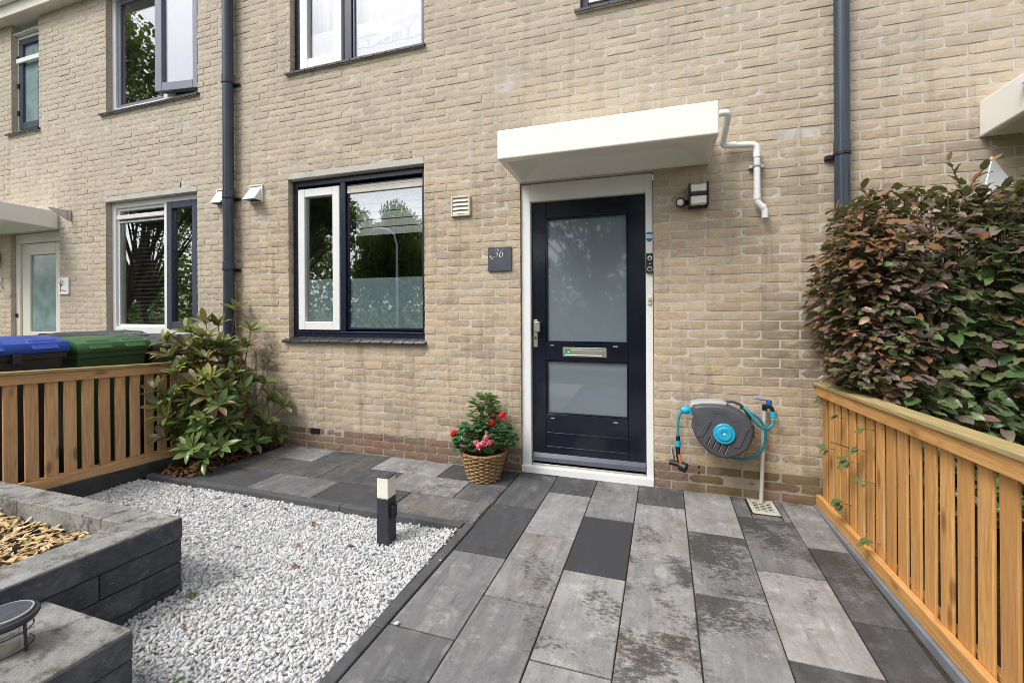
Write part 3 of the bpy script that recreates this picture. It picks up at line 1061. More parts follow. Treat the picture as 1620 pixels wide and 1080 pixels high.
box('vent_strip', 'soffit', win, -2.715, -1.918, 0.086, 0.0985, 2.42, 2.445, 0.003)
for i in range(5):
    zz = 2.33 - i * 0.075
    box('blind_slat', 'blind_white', win, -2.70, -1.93, 0.19, 0.194, zz - .035, zz + .03)

# upstairs window
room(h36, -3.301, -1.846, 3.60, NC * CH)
uz0, uz1 = 56 * CH + .034, NC * CH
u = frame_mb(-3.298, -1.849, uz0, uz1, 0.055, 0.062, 0.16, wb=0.03)
u.box(-2.72, -2.64, 0.064, 0.15, uz0 + .03, uz1 - .055)
u = u.build('window', 'navy_frame', h36, 0.004)
frame_mb(-3.228, -2.745, uz0 + .02, 4.88, 0.09, 0.05, 0.11).build('sash', 'white_paint', u, 0.004)
box('pane', 'glass_bright', u, -3.139, -2.834, 0.085, 0.091, uz0 + .109, 4.79)
box('milk_strip', 'milk_film', u, -3.139, -2.834, 0.1, 0.102, uz0 + .109, 3.945)
frame_mb(-2.64, -1.904, uz0 + .03, 4.88, 0.02, 0.08, 0.12).build('glazing_bead', 'greyblue_sash', u, 0.003)
box('pane', 'glass_bright', u, -2.62, -1.924, 0.095, 0.101, uz0 + .05, 4.86)
box('milk_strip', 'milk_film', u, -2.62, -1.924, 0.108, 0.11, uz0 + .05, 3.945)
# savanna silhouettes printed on the film
sv = MB()
gz = 3.72
for i in range(24):
    a, b = -2.61 + i * 0.028, -2.61 + (i + 1) * 0.028
    za, zb = gz + .006 * math.sin(i * .9), gz + .006 * math.sin((i + 1) * .9)
    sv.add([(a, 0.1065, za - .012), (b, 0.1065, zb - .012), (b, 0.1065, zb), (a, 0.1065, za)], [(0, 1, 2, 3)])


def flat_poly(pts):
    sv.add([(x, 0.106, z) for x, z in pts], [tuple(range(len(pts)))])


for (tx, s) in [(-2.49, 1.0), (-2.07, 1.7)]:
    flat_poly([(tx - .006 * s, gz), (tx + .006 * s, gz), (tx + .012 * s, gz + .05 * s), (tx + .05 * s, gz + .085 * s), (tx + .04 * s, gz + .087 * s), (tx, gz + .055 * s), (tx - .045 * s, gz + .085 * s), (tx - .052 * s, gz + .08 * s), (tx - .006 * s, gz + .045 * s)])
    flat_poly([(tx - .11 * s, gz + .082 * s), (tx + .09 * s, gz + .086 * s), (tx + .1 * s, gz + .098 * s), (tx + .05 * s, gz + .118 * s), (tx - .02 * s, gz + .116 * s), (tx - .08 * s, gz + .104 * s)])
for (ex, s) in [(-2.30, .55), (-2.20, .8), (-2.36, .3), (-2.385, .25)]:
    flat_poly([(ex - .045 * s, gz), (ex - .025 * s, gz), (ex - .022 * s, gz + .03 * s), (ex + .02 * s, gz + .03 * s), (ex + .022 * s, gz), (ex + .042 * s, gz), (ex + .048 * s, gz + .055 * s), (ex + .065 * s, gz + .05 * s), (ex + .07 * s, gz + .01 * s), (ex + .08 * s, gz + .01 * s), (ex + .082 * s, gz + .075 * s), (ex + .06 * s, gz + .095 * s), (ex, gz + .09 * s), (ex - .04 * s, gz + .075 * s)])
sv.build('savanna_print', 'decal_grey', u)
for x0, x1 in ((-3.28, -2.75), (-2.66, -1.86)):
    cm = MB()
    n = 40
    vs, fs = [], []
    for i in range(n + 1):
        x = x0 + (x1 - x0) * i / n
        y = 0.175 + 0.012 * math.sin(i * 1.3) + 0.01 * math.sin(i * 0.5)
        vs += [(x, y, 3.62), (x, y, 4.9)]
    fs = [(2 * i, 2 * i + 2, 2 * i + 3, 2 * i + 1) for i in range(n)]
    cm.add(vs, fs).build('curtain', 'curtain', u)

# small upstairs window over the door canopy, only its lower corner in the picture
room(h36, -0.52, 0.46, 3.60, NC * CH)
u2 = frame_mb(-0.517, 0.457, uz0, uz1, 0.055, 0.062, 0.16, wb=0.045).build('window', 'navy_frame', h36, 0.004)
frame_mb(-0.46, 0.40, uz0 + .046, 4.88, 0.06, 0.052, 0.11).build('sash', 'white_paint', u2, 0.004)
box('pane', 'glass_bright', u2, -0.40, 0.34, 0.08, 0.086, uz0 + .106, 4.82)

# front door
room(h36, -1.006, 0.006, 0.02, 2.27, 0.19)
df = MB()
df.box(-1.001, -0.925, 0.028, 0.14, 0.0, 36 * CH - .003)
df.box(-0.05, 0.001, 0.028, 0.14, 0.0, 36 * CH - .003)
df.box(-0.925, -0.05, 0.0285, 0.14, 2.14, 36 * CH - .003)
df.box(-1.001, 0.001, 0.004, 0.14, -0.03, 0.052)
dframe = df.build('door_frame', 'white_paint', h36, 0.004)
box('threshold', 'steel', dframe, -0.92, -0.055, 0.05, 0.13, 0.0525, 0.066, 0.002)
x0, x1, z0, z1 = -0.922, -0.053, 0.075, 2.136
dl = MB()
dl.box(x0, -0.812, 0.066, 0.115, z0, z1)
dl.box(-0.178, x1, 0.066, 0.115, z0, z1)
dl.box(-0.812, -0.178, 0.0665, 0.115, 2.008, z1)
dl.box(-0.812, -0.178, 0.0665, 0.115, 0.885, 1.026)
dl.box(-0.812, -0.178, 0.0665, 0.115, z0, 0.46)
door = dl.build('front_door', 'navy_paint', h36, 0.003)
for (a, b) in ((1.026, 2.008), (0.46, 0.885)):
    box('pane', 'frosted_door_glass', door, -0.806, -0.184, 0.094, 0.1, a + .006, b - .006)
    frame_mb(-0.8125, -0.1775, a - .0005, b + .0005, 0.012, 0.074, 0.094).build('glazing_bead', 'navy_paint', door, 0.003)
for zz in (0.20, 0.31):
    box('rail_moulding', 'navy_paint', door, -0.81, -0.18, 0.0615, 0.0672, zz - .006, zz + .006, 0.0025)
MB().hexa([(x0 + .002, 0.035, 0.088), (x1 - .002, 0.035, 0.088), (x1 - .002, 0.066, 0.088), (x0 + .002, 0.066, 0.088),
           (x0 + .002, 0.047, 0.118), (x1 - .002, 0.047, 0.118), (x1 - .002, 0.066, 0.150), (x0 + .002, 0.066, 0.150)]).build('weather_bar', 'slate_blue_paint', door, 0.003)
box('vent_slot', 'zinc', door, -0.775, -0.745, 0.063, 0.0668, 1.0, 1.006)
box('vent_slot', 'zinc', door, -0.29, -0.255, 0.063, 0.0668, 1.0, 1.007)
box('vent_slot', 'zinc', door, -0.775, -0.745, 0.063, 0.0668, 0.425, 0.431)
box('vent_slot', 'zinc', door, -0.29, -0.255, 0.063, 0.0668, 0.425, 0.432)
lp = box('letter_plate', 'steel', door, -0.676, -0.338, 0.058, 0.0665, 0.916, 0.991, 0.004)
box('letter_flap', 'steel', lp, -0.652, -0.362, 0.053, 0.0585, 0.93, 0.972, 0.003)
box('flap_lip', 'white_paint', lp, -0.652, -0.368, 0.046, 0.0535, 0.928, 0.934, 0.002)
box('green_sticker', 'sticker_green', lp, -0.65, -0.61, 0.0522, 0.0528, 0.944, 0.974)
MB().add([(-0.634, 0.0518, 0.95), (-0.622, 0.0518, 0.95), (-0.618, 0.0518, 0.955), (-0.626, 0.0518, 0.962), (-0.636, 0.0518, 0.958)], [(0, 1, 2, 3, 4)]).build('sticker_mark', 'white_mark', lp)
hd = box('handle', 'steel', door, -0.913, -0.876, 0.056, 0.0665, 0.985, 1.208, 0.005)
box('pull', 'steel', hd, -0.897, -0.85, 0.018, 0.055, 1.108, 1.192, 0.006)
MB().lathe([(0.009, 0), (0.009, 0.006)], (-0.894, 0.0568, 1.06), 'Y', 16).build('lock_cylinder', 'black_plastic', hd)

# ---- number 38 on the left
h38 = thing('terraced_house', 'terraced house on the left with white window frames and a cream front door', 'house', (-6.6, 0.5, 0))
VX0, VX1 = -5.974, -4.526
ops38 = [(VX0, VX1, 16, 41), (-7.82, -6.816, 0, 37), (-5.96, -4.51, 56, NC), (-7.785, -7.208, 56, NC)]
anch38 = [(-9.6, -8), (-7.82, 0), (-6.816, 4.5), (VX0, 8.5), (VX1, 15), (XL, 17.5)]
wall38 = build_wall(h38, -9.6, XL, NC, ops38, anch38, 0.07)
lintel(h38, VX0, VX1, 40)
lintel(h38, -7.82, -6.816, 36, 0.001)
for x, k in [(-5.83, 41), (-4.77, 41)]:
    weep(wall38, x, k)
tile_sill(h38, VX0 - .05, VX1 + .03, 16 * CH + .004, 14)
tile_sill(h38, -6.05, -4.48, 56 * CH + .014, 14, 0.03)
tile_sill(h38, -7.86, -7.18, 56 * CH + .014, 6, 0.03)
room(h38, VX0, VX1, 1.03, 2.58)
w3 = frame_mb(VX0 + .003, VX1 - .003, wz0, wz1, 0.06, 0.062, 0.165, wb=0.075, wt_=0.06)
w3.box(-5.118, -5.06, 0.064, 0.16, wz0 + .075, wz1 - .06)
w3 = w3.build('window', 'white_paint', h38, 0.004)
frame_mb(-5.91, -5.119, wz0 + .075, wz1 - .061, 0.03, 0.085, 0.125).build('glazing_bead', 'white_paint', w3, 0.004)
box('pane', 'glass', w3, -5.88, -5.149, 0.1, 0.106, wz0 + .106, wz1 - .10)
box('vent_strip', 'blind_white', w3, -5.905, -5.121, 0.066, 0.099, 2.345, 2.395, 0.006)
box('vent_strip', 'zinc', w3, -5.885, -5.145, 0.08, 0.0995, 2.305, 2.325, 0.003)
frame_mb(-5.058, -4.60, wz0 + .06, wz1 - .055, 0.075, 0.05, 0.115).build('sash', 'slate_blue_paint', w3, 0.004)
box('pane', 'glass', w3, -4.982, -4.676, 0.085, 0.091, wz0 + .136, wz1 - .131)
box('sash_handle', 'steel', w3, -4.96, -4.945, 0.115, 0.13, 1.38, 1.50, 0.004)
for i in range(26):
    zz = 1.16 + i * 0.048
    mbs = MB()
    mbs.hexa([(-5.88, 0.19, zz), (-4.68, 0.19, zz), (-4.68, 0.225, zz + .014), (-5.88, 0.225, zz + .014),
              (-5.88, 0.19, zz + .002), (-4.68, 0.19, zz + .002), (-4.68, 0.225, zz + .016), (-5.88, 0.225, zz + .016)])
    mbs.build('blind_slat', 'blind_dark', w3)
# upstairs
room(h38, -5.96, -4.51, 3.60, NC * CH)
w4 = frame_mb(-5.957, -4.513, uz0, uz1, 0.06, 0.062, 0.16, wb=0.045)
w4.box(-5.11, -5.05, 0.064, 0.15, uz0 + .045, uz1 - .06)
w4 = w4.build('window', 'white_paint', h38, 0.004)
frame_mb(-5.896, -5.11, uz0 + .046, 4.88, 0.045, 0.085, 0.125).build('glazing_bead', 'greyblue_sash', w4, 0.004)
box('pane', 'glass_bright', w4, -5.851, -5.155, 0.1, 0.106, uz0 + .09, 4.84)
# casement pushed slightly outwards, hinged on its right side
hx, hy, ang, sw = -4.535, 0.045, math.radians(8), 0.53
sz0, sz1 = 3.635, 4.90


def sash_pt(a, b, z):
    return (hx - a * math.cos(ang) - b * math.sin(ang) * -1 * 0, hy - a * math.sin(ang) + b, z)


def sash_box(mb, a0, a1, b0, b1, z0, z1):
    mb.hexa([sash_pt(a1, b0, z0), sash_pt(a0, b0, z0), sash_pt(a0, b1, z0), sash_pt(a1, b1, z0), sash_pt(a1, b0, z1), sash_pt(a0, b0, z1), sash_pt(a0, b1, z1), sash_pt(a1, b1, z1)])


mb = MB()
sash_box(mb, 0, .06, -.03, .03, sz0, sz1)
sash_box(mb, sw - .085, sw, -.03, .03, sz0, sz1)
sash_box(mb, .06, sw - .085, -.029, .03, sz0, sz0 + .09)
sash_box(mb, .06, sw - .085, -.029, .03, sz1 - .09, sz1)
mb.build('open_casement', 'greyblue_sash', w4, 0.004)
mb = MB()
sash_box(mb, .0602, sw - .0852, 0.002, 0.008, sz0 + .0905, sz1 - .0905)
mb.build('pane', 'glass_bright', w4)
mb = MB()
sash_box(mb, .062, sw - .087, 0.012, 0.014, sz0 + .093, sz1 - .093)
mb.build('sky_reflection_sheet', 'curtain', w4)  # pale sheet added behind the pane, standing in for the reflected white sky
# narrow window above the neighbour's door
room(h38, -7.785, -7.208, 3.60, NC * CH)
w5 = frame_mb(-7.782, -7.211, uz0, 4.82, 0.045, 0.062, 0.16, wb=0.03).build('window', 'white_paint', h38, 0.004)
frame_mb(-7.736, -7.257, uz0 + .031, 4.774, 0.075, 0.052, 0.11, wb=0.09).build('sash', 'slate_blue_paint', w5, 0.004)
box('pane', 'teal_frost', w5, -7.66, -7.333, 0.08, 0.086, uz0 + .122, 4.699)
box('vent_strip', 'white_paint', w5, -7.74, -7.25, 0.03, 0.0515, 4.46, 4.52, 0.004)
for zz in (3.80, 4.15, 4.50):
    box('hinge', 'black_plastic', w5, -7.75, -7.715, 0.036, 0.0515, zz, zz + .06, 0.003)
box('soffit_board', 'soffit', h38, -7.785, -7.208, 0.02, 0.16, 4.822, 4.84)
# front door of 38
room(h38, -7.82, -6.816, 0.02, 2.27, 0.19)
df = MB()
df.box(-7.816, -7.735, 0.05, 0.14, 0.0, 36 * CH - .003)
df.box(-6.895, -6.82, 0.05, 0.14, 0.0, 36 * CH - .003)
df.box(-7.735, -6.895, 0.0505, 0.14, 2.16, 36 * CH - .003)
df.box(-7.816, -6.82, 0.01, 0.14, -0.03, 0.05)
df.build('door_frame', 'cream_paint', h38, 0.004)
dl = MB()
dl.box(-7.73, -7.57, 0.075, 0.12, 0.06, 2.155)
dl.box(-7.05, -6.90, 0.075, 0.12, 0.06, 2.155)
dl.box(-7.57, -7.05, 0.0755, 0.12, 2.01, 2.155)
dl.box(-7.57, -7.05, 0.0755, 0.12, 0.06, 1.04)
d38 = dl.build('front_door', 'cream_paint', h38, 0.004)
box('pane', 'teal_frost', d38, -7.565, -7.055, 0.095, 0.1, 1.045, 2.005)
box('letter_plate', 'steel', d38, -7.48, -7.14, 0.066, 0.0755, 0.93, 1.0, 0.004)
box('door_latch', 'black_plastic', d38, -7.80, -7.765, 0.035, 0.0505, 1.22, 1.27, 0.004)

# ---- number 34 on the right
h34 = thing('terraced_house', 'terraced house on the right, mostly hidden by the copper beech hedge', 'house', (2.2, 0.5, 0))
ops34 = [(2.214, 3.22, 0, 37)]
anch34 = [(XR, 0), (2.214, 5), (3.22, 9.5), (3.346, 10)]
wall34 = build_wall(h34, XR, 3.346, NC, ops34, anch34, 0.07,
                    occl=lambda u, v: u > 1300 and v > 330)

lintel(h34, 2.214, 3.22, 36, 0.001)
room(h34, 2.214, 3.22, 0.02, 2.27, 0.19)
df = MB()
df.box(2.218, 2.29, 0.03, 0.14, 0.0, 36 * CH - .003)
df.box(3.14, 3.216, 0.03, 0.14, 0.0, 36 * CH - .003)
df.box(2.29, 3.14, 0.0305, 0.14, 2.14, 36 * CH - .003)
df.box(2.218, 3.216, 0.01, 0.14, -0.03, 0.05)
df.build('door_frame', 'cream_paint', h34, 0.004)
dl = MB()
dl.box(2.295, 2.42, 0.066, 0.115, 0.06, 2.136)
dl.box(3.01, 3.135, 0.066, 0.115, 0.06, 2.136)
dl.box(2.42, 3.01, 0.0665, 0.115, 2.0, 2.136)
dl.box(2.42, 3.01, 0.0665, 0.115, 0.06, 1.03)
d34 = dl.build('front_door', 'slate_blue_paint', h34, 0.004)
box('pane', 'frosted_door_glass', d34, 2.424, 3.006, 0.094, 0.1, 1.034, 1.996)

# roof edge over all three
roof = tag(MB().hexa([(-9.6, -0.1, 5.02), (3.346, -0.1, 5.02), (3.346, 5.2, 8.0), (-9.6, 5.2, 8.0),
                      (-9.6, -0.1, 5.12), (3.346, -0.1, 5.12), (3.346, 5.2, 8.1), (-9.6, 5.2, 8.1)]).build('roof', 'sill_tile'),
           'dark tiled roof slope running over the terraced houses', 'roof')
gut = thing('gutter', 'cream boarded box gutter under the roof edge at top left', 'gutter', (-3.1, -0.05, 4.945))
MB().box(-9.6, 3.346, -0.115, 0.10, 4.946, 4.965).build('soffit', 'soffit', gut, 0.003)
MB().box(-9.6, 3.346, -0.125, -0.10, 4.935, 5.08).build('fascia', 'cream_paint', gut, 0.004)
MB().box(-9.6, 3.346, -0.185, -0.1255, 5.075, 5.20).build('trough', 'canopy_shell', gut, 0.006)

# ================================================================== FIXTURES ON THE WALL
def downpipe(x, r, label, zs):
    d = thing('downpipe', label, 'downpipe', (x, -r - .02, 0))
    y = -r - 0.018
    MB().tube([(x, y, 0.0), (x, y, 4.94)], r, 24, True).build('pipe', 'anthracite_pipe', d, smooth=True)
    for z in zs:
        MB().tube([(x, y, z - .03), (x, y, z - .028), (x, y, z + .05), (x, y, z + .053)], [r + .0005, r + .004, r + .004, r + .0005], 24, False).build('collar', 'anthracite_pipe', d, smooth=True)
        br = MB().tube([(x, y, z - .035), (x, y, z - .015)], r + .006, 24, True)
        br.box(x - r * 1.35, x + r * 1.75 if x < 0 else x + r, -0.016, -0.002, z - .04, z - .012)
        br.build('bracket', 'black_plastic', d, 0.002)
    return d


downpipe(-4.005, 0.05, 'dark grey downpipe between the two windows, rising behind the shrub', [2.43, 1.72, 3.57])
downpipe(1.135, 0.042, 'dark grey downpipe on the right, its foot behind the copper beech hedge', [2.28])
box('bracket', 'black_plastic', bpy.data.objects['downpipe.001'], 1.055, 1.10, -0.03, -0.001, 2.235, 2.262, 0.003)


def canopy(x0, x1, label, outlet=None):
    c = thing('door_canopy', label, 'canopy', ((x0 + x1) / 2, 0, 2.29))
    yf = -0.50
    mb = MB()
    # shell: box whose underside falls back towards the wall, with a recessed tapered soffit
    A = [(x0, 0.0, 2.288), (x1, 0.0, 2.288), (x1, yf, 2.312), (x0, yf, 2.312)]
    T = [(x0, 0.0, 2.50), (x1, 0.0, 2.50), (x1, yf, 2.512), (x0, yf, 2.512)]
    i0, i1 = x0 + .045, x1 - .045
    B = [(i0, -0.03, 2.2895), (i1, -0.03, 2.2895), (i1, yf + .06, 2.309), (i0, yf + .06, 2.309)]
    C = [(i0 + .15, -0.10, 2.40), (i1 - .15, -0.10, 2.40), (i1 - .15, yf + .17, 2.41), (i0 + .15, yf + .17, 2.41)]
    v = A + T + B + C
    f = [(4, 5, 6, 7), (0, 4, 7, 3), (2, 6, 5, 1), (3, 7, 6, 2), (1, 5, 4, 0),
         (0, 3, 11, 8), (3, 2, 10, 11), (2, 1, 9, 10), (1, 0, 8, 9),
         (8, 11, 15, 12), (11, 10, 14, 15), (10, 9, 13, 14), (9, 8, 12, 13), (12, 15, 14, 13)]
    mb.add(v, f)
    me = mb.mesh('canopy_shell', 0.010, 3)
    mesh_obj('canopy_shell', me, 'canopy_shell', c)
    if outlet:
        MB().tube(outlet, 0.02, 14).build('outlet', 'pvc_white', c, smooth=True)
    return c


canopy(-1.012, 0.374, 'cream door canopy above the navy front door', None)
canopy(1.838, 3.22, 'cream canopy cut off by the right edge of the picture', [(1.845, -0.355, 2.455), (1.80, -0.37, 2.452)])
canopy(-8.24, -6.832, 'cream canopy over the neighbour\'s door at the left edge', None)
box('canopy_side_arm', 'zinc', bpy.data.objects['door_canopy.002'], -8.24, -8.2, -0.3, -0.001, 2.26, 2.287, 0.003)

# white rain pipe from the canopy
rp = thing('rain_pipe', 'white plastic rain pipe zigzagging down from the door canopy', 'pipe', (0.66, -0.03, 1.9))


def smooth_path(pts, r, n=5):
    out = [Vector(pts[0])]
    for i in range(1, len(pts) - 1):
        p0, p1, p2 = Vector(pts[i - 1]), Vector(pts[i]), Vector(pts[i + 1])
        d0, d1 = (p0 - p1), (p2 - p1)
        k0, k1 = min(r, d0.length * .48), min(r, d1.length * .48)
        a, b = p1 + d0.normalized() * k0, p1 + d1.normalized() * k1
        for j in range(n + 1):
            f = j / n
            out.append(a * (1 - f) ** 2 + p1 * 2 * f * (1 - f) + b * f * f)
    out.append(Vector(pts[-1]))
    return out


pp = [(0.37, -0.22, 2.562 - .02), (0.468, -0.22, 2.545), (0.452, -0.045, 2.392), (0.662, -0.045, 2.378), (0.662, -0.045, 1.99), (0.708, -0.045, 1.945), (0.708, -0.045, 1.885)]
MB().tube(smooth_path(pp, 0.035), 0.0205, 16, True).build('pipe', 'pvc_white', rp, smooth=True)
for a, b in (((0.505, -0.045, 2.389), (0.535, -0.045, 2.387)), ((0.662, -0.045, 2.325), (0.662, -0.045, 2.29)), ((0.662, -0.045, 2.045), (0.662, -0.045, 2.01)), ((0.69, -0.045, 1.962), (0.70, -0.045, 1.952))):
    MB().tube([a, b], 0.0235, 16).build('socket', 'pvc_white', rp, smooth=True, auto=0.6)
cl = MB().tube([(0.662, -0.045, 2.243), (0.662, -0.045, 2.228)], 0.0265, 16)
cl.box(0.618, 0.706, -0.03, -0.002, 2.226, 2.246)
cl.build('clip', 'zinc', rp, 0.002)

# wall lamp with motion sensor
wl = thing('wall_lamp', 'black wall lamp with a round motion sensor, right of the front door', 'lamp', (0.27, -0.04, 2.07))
MB().box(0.235, 0.245, -0.115, -0.0005, 1.985, 2.145).box(0.352, 0.362, -0.115, -0.0005, 1.985, 2.145).box(0.245, 0.352, -0.045, -0.0005, 1.987, 2.143).box(0.245, 0.352, -0.112, -0.045, 2.057, 2.08).build('housing', 'black_plastic', wl, 0.003)
box('diffuser', 'opal', wl, 0.2455, 0.3515, -0.106, -0.0455, 1.998, 2.0565, 0.006)
box('diffuser', 'opal', wl, 0.2455, 0.3515, -0.106, -0.0455, 2.0805, 2.132, 0.006)
MB().tube([(0.235, -0.035, 2.025), (0.19, -0.05, 2.025)], 0.017, 12).lathe([(0.028, 0), (0.032, 0.006), (0.032, 0.028), (0.028, 0.033)], (0.185, -0.035, 2.028), 'Y', 20).build('sensor_arm', 'black_plastic', wl, smooth=True)
MB().lathe([(0.0235, 0), (0.022, 0.008), (0.014, 0.017), (0.0, 0.021)], (0.183, -0.0665, 2.024), 'Y', 20).build('sensor_dome', 'pvc_white', wl, smooth=True)

# louvred vent
vg = thing('vent_grille', 'small square beige louvred vent between window and house number', 'vent', (-1.51, -0.02, 2.14))
frame_mb(-1.595, -1.424, 2.06, 2.227, 0.016, -0.026, -0.0005).build('frame', 'vent_beige', vg, 0.003)
box('backing', 'soffit', vg, -1.58, -1.44, -0.008, -0.0004, 2.07, 2.215)
for i in range(4):
    zz = 2.079 + i * 0.0335
    MB().hexa([(-1.578, -0.025, zz), (-1.441, -0.025, zz), (-1.441, -0.012, zz + .003), (-1.578, -0.012, zz + .003),
               (-1.578, -0.023, zz + .006), (-1.441, -0.023, zz + .006), (-1.441, -0.009, zz + .031), (-1.578, -0.009, zz + .031)]).build('louvre', 'vent_beige', vg, 0.0015)

# house number 36
pl = thing('house_number', 'square dark slate house number plaque engraved 36', 'sign', (-1.17, -0.01, 1.69))
mb = MB()
poly = []
for (a, b, n) in (((-1.272, 1.594), (-1.072, 1.597), 10), ((-1.072, 1.597), (-1.073, 1.789), 10), ((-1.073, 1.789), (-1.272, 1.789), 10), ((-1.272, 1.789), (-1.272, 1.594), 10)):
    for i in range(n):
        f = i / n
        poly.append((a[0] + (b[0] - a[0]) * f + random.uniform(-.002, .002), a[1] + (b[1] - a[1]) * f + random.uniform(-.002, .002)))
mb.prism(poly, -0.014, -0.002)
mb.build('slate', 'slate', pl, 0.003)
glyph_mesh(DIG3, -1.222, -0.0146, 1.708, 0.066).build('digit', 'white_mark', pl)
glyph_mesh(DIG6, -1.177, -0.0146, 1.708, 0.066).build('digit', 'white_mark', pl)
for (a, b) in ((-1.248, 1.716), (-1.236, 1.700)):
    MB().lathe([(0.0055, 0.0), (0.0055, 0.0012)], (a, -0.0135, b), 'Y', 10).build('engraved_dot', 'white_mark', pl)

# doorbells and shield sticker on the white door frame
db = thing('video_doorbell', 'black video doorbell on the white door frame', 'doorbell', (-0.022, 0.0, 1.62))
box('body', 'black_plastic', db, -0.047, 0.004, 0.002, 0.0275, 1.549, 1.692, 0.004, 2)
MB().lathe([(0.0155, 0), (0.0165, .0012), (0.0135, .0018), (0.0125, .0008), (0.0, .0012)], (-0.0215, 0.002, 1.655), 'Y', 24).build('lens', 'zinc', db, smooth=True)
MB().lathe([(0.009, 0), (0.008, .003), (0, .0045)], (-0.0215, 0.0008, 1.655), 'Y', 20).build('lens_glass', 'solar_cell', db, smooth=True)
MB().lathe([(0.0165, 0), (0.0175, .0014), (0.014, .002), (0.013, .0006), (0.0, .0008)], (-0.0215, 0.002, 1.575), 'Y', 24).build('button', 'zinc', db, smooth=True)
MB().lathe([(0.0128, 0), (0.012, .001), (0.0, .0012)], (-0.0215, 0.001, 1.575), 'Y', 24).build('button_face', 'black_plastic', db, smooth=True)
box('indicator', 'white_mark', db, -0.0265, -0.0165, 0.0012, 0.0018, 1.611, 1.616)
bp = thing('bell_push', 'small beige bell push below the video doorbell', 'doorbell', (-0.023, 0.02, 1.34))
box('body', 'vent_beige', bp, -0.037, -0.011, 0.014, 0.0277, 1.318, 1.374, 0.004)
MB().lathe([(0.008, 0), (0.007, .004), (0, .005)], (-0.024, 0.014, 1.349), 'Y', 16).build('button', 'steel', bp, smooth=True)
ss = thing('shield_sticker', 'blue and white shield sticker on the white door frame', 'sticker', (-0.023, 0.027, 1.81))
sh = [(-0.049, 1.838), (-0.036, 1.847), (-0.022, 1.849), (-0.008, 1.847), (0.0, 1.838), (0.0, 1.80), (-0.010, 1.784), (-0.023, 1.774), (-0.038, 1.784), (-0.049, 1.80)]
MB().prism(sh, 0.0268, 0.0277).build('shield', 'shield_blue', ss)
box('white_band', 'white_mark', ss, -0.0485, -0.0005, 0.0260, 0.0266, 1.804, 1.831)
tc = bpy.data.curves.new('eufy', 'FONT')
tc.body = 'eufy'
tc.size = 0.024
tc.align_x = 'CENTER'
to = bpy.data.objects.new('tmp_text', tc)
COL.objects.link(to)
bpy.context.view_layer.update()
tm = bpy.data.meshes.new_from_object(to)
bpy.data.objects.remove(to)
for v in tm.vertices:
    v.co = Vector((v.co.x * 0.92 - 0.0245, 0.0256, v.co.y + 1.8125))
mesh_obj('lettering', tm, 'shield_blue', ss)

# things on the neighbour's wall
for i, (xa, lab) in enumerate(((-4.235, 'white hooded wall vent left of the dark downpipe'), (-3.80, 'white hooded wall vent right of the dark downpipe'))):
    v = thing('wall_vent', lab, 'vent', (xa + .085, -0.05, 2.44), 'hooded vents beside the downpipe')
    frame_mb(xa, xa + .172, 2.352, 2.525, 0.012, -0.018, -0.0005).build('back_plate', 'vent_white', v, 0.002)
    MB().hexa([(xa + .012, -0.105, 2.366), (xa + .160, -0.105, 2.366), (xa + .160, -0.002, 2.366), (xa + .012, -0.002, 2.366),
               (xa + .012, -0.098, 2.375), (xa + .160, -0.098, 2.375), (xa + .160, -0.005, 2.51), (xa + .012, -0.005, 2.51)]).build('hood', 'vent_white', v, 0.003)
    box('opening', 'black_plastic', v, xa + .02, xa + .152, -0.093, -0.004, 2.3635, 2.3655)

np38 = thing('name_plate', 'small white name plate with a black tree drawing beside the neighbour\'s door', 'sign', (-6.715, -0.01, 1.59))
box('plate', 'white_paint', np38, -6.812, -6.618, -0.016, -0.002, 1.497, 1.694, 0.002)
tr = MB()
tr.add([(-6.775, -0.0165, 1.525), (-6.762, -0.0165, 1.525), (-6.76, -0.0165, 1.60), (-6.772, -0.0165, 1.60)], [(0, 1, 2, 3)])
for a in range(14):
    an = math.radians(15 + a * 9)
    L = random.uniform(.03, .075)
    bx, bz = -6.765 + random.uniform(-.003, .02), 1.592 + random.uniform(0, .015)
    ex, ez = bx + L * math.cos(an), bz + L * math.sin(an)
    tr.add([(bx - .0025, -0.0166, bz), (bx + .0025, -0.0166, bz), (ex + .0012, -0.0166, ez), (ex - .0012, -0.0166, ez)], [(0, 1, 2, 3)])
    for k in range(3):
        cx, cz = ex + random.uniform(-.012, .012), ez + random.uniform(-.01, .01)
        r = random.uniform(.002, .0045)
        tr.add([(cx - r, -0.0167, cz), (cx, -0.0167, cz - r), (cx + r, -0.0167, cz), (cx, -0.0167, cz + r)], [(0, 1, 2, 3)])
tr.build('tree_drawing', 'black_plastic', np38)
tl = MB()
for (a, b, c) in ((-6.745, -6.715, 1.552), (-6.728, -6.665, 1.535)):
    x = a
    while x < b:
        w = random.uniform(.004, .008)
        tl.add([(x, -0.0166, c - .004), (x + w, -0.0166, c - .004), (x + w, -0.0166, c + .004), (x, -0.0166, c + .004)], [(0, 1, 2, 3)])
        x += w + .0025
tl.build('small_lettering', 'black_plastic', np38)
n38 = thing('house_number', 'steel house number 38 at the left edge of the picture', 'sign', (-8.08, -0.01, 1.65))
for dig, xx in ((DIG3, -8.20), (DIG8, -8.072)):
    gm = glyph_mesh(dig, xx, -0.012, 1.56, 0.18, (0.12, 0.05), 0.0)
    gm.build('digit', 'steel', n38)
l38 = thing('wall_lamp', 'dark oval wall lamp above the neighbour\'s house number, at the left edge', 'lamp', (-8.08, -0.04, 1.98))
MB().lathe([(0.0, 0.11), (0.06, 0.09), (0.085, 0.04), (0.085, -0.04), (0.06, -0.09), (0.0, -0.11)], (-8.095, -0.06, 1.99), 'Z', 20).build('housing', 'black_plastic', l38, smooth=True)
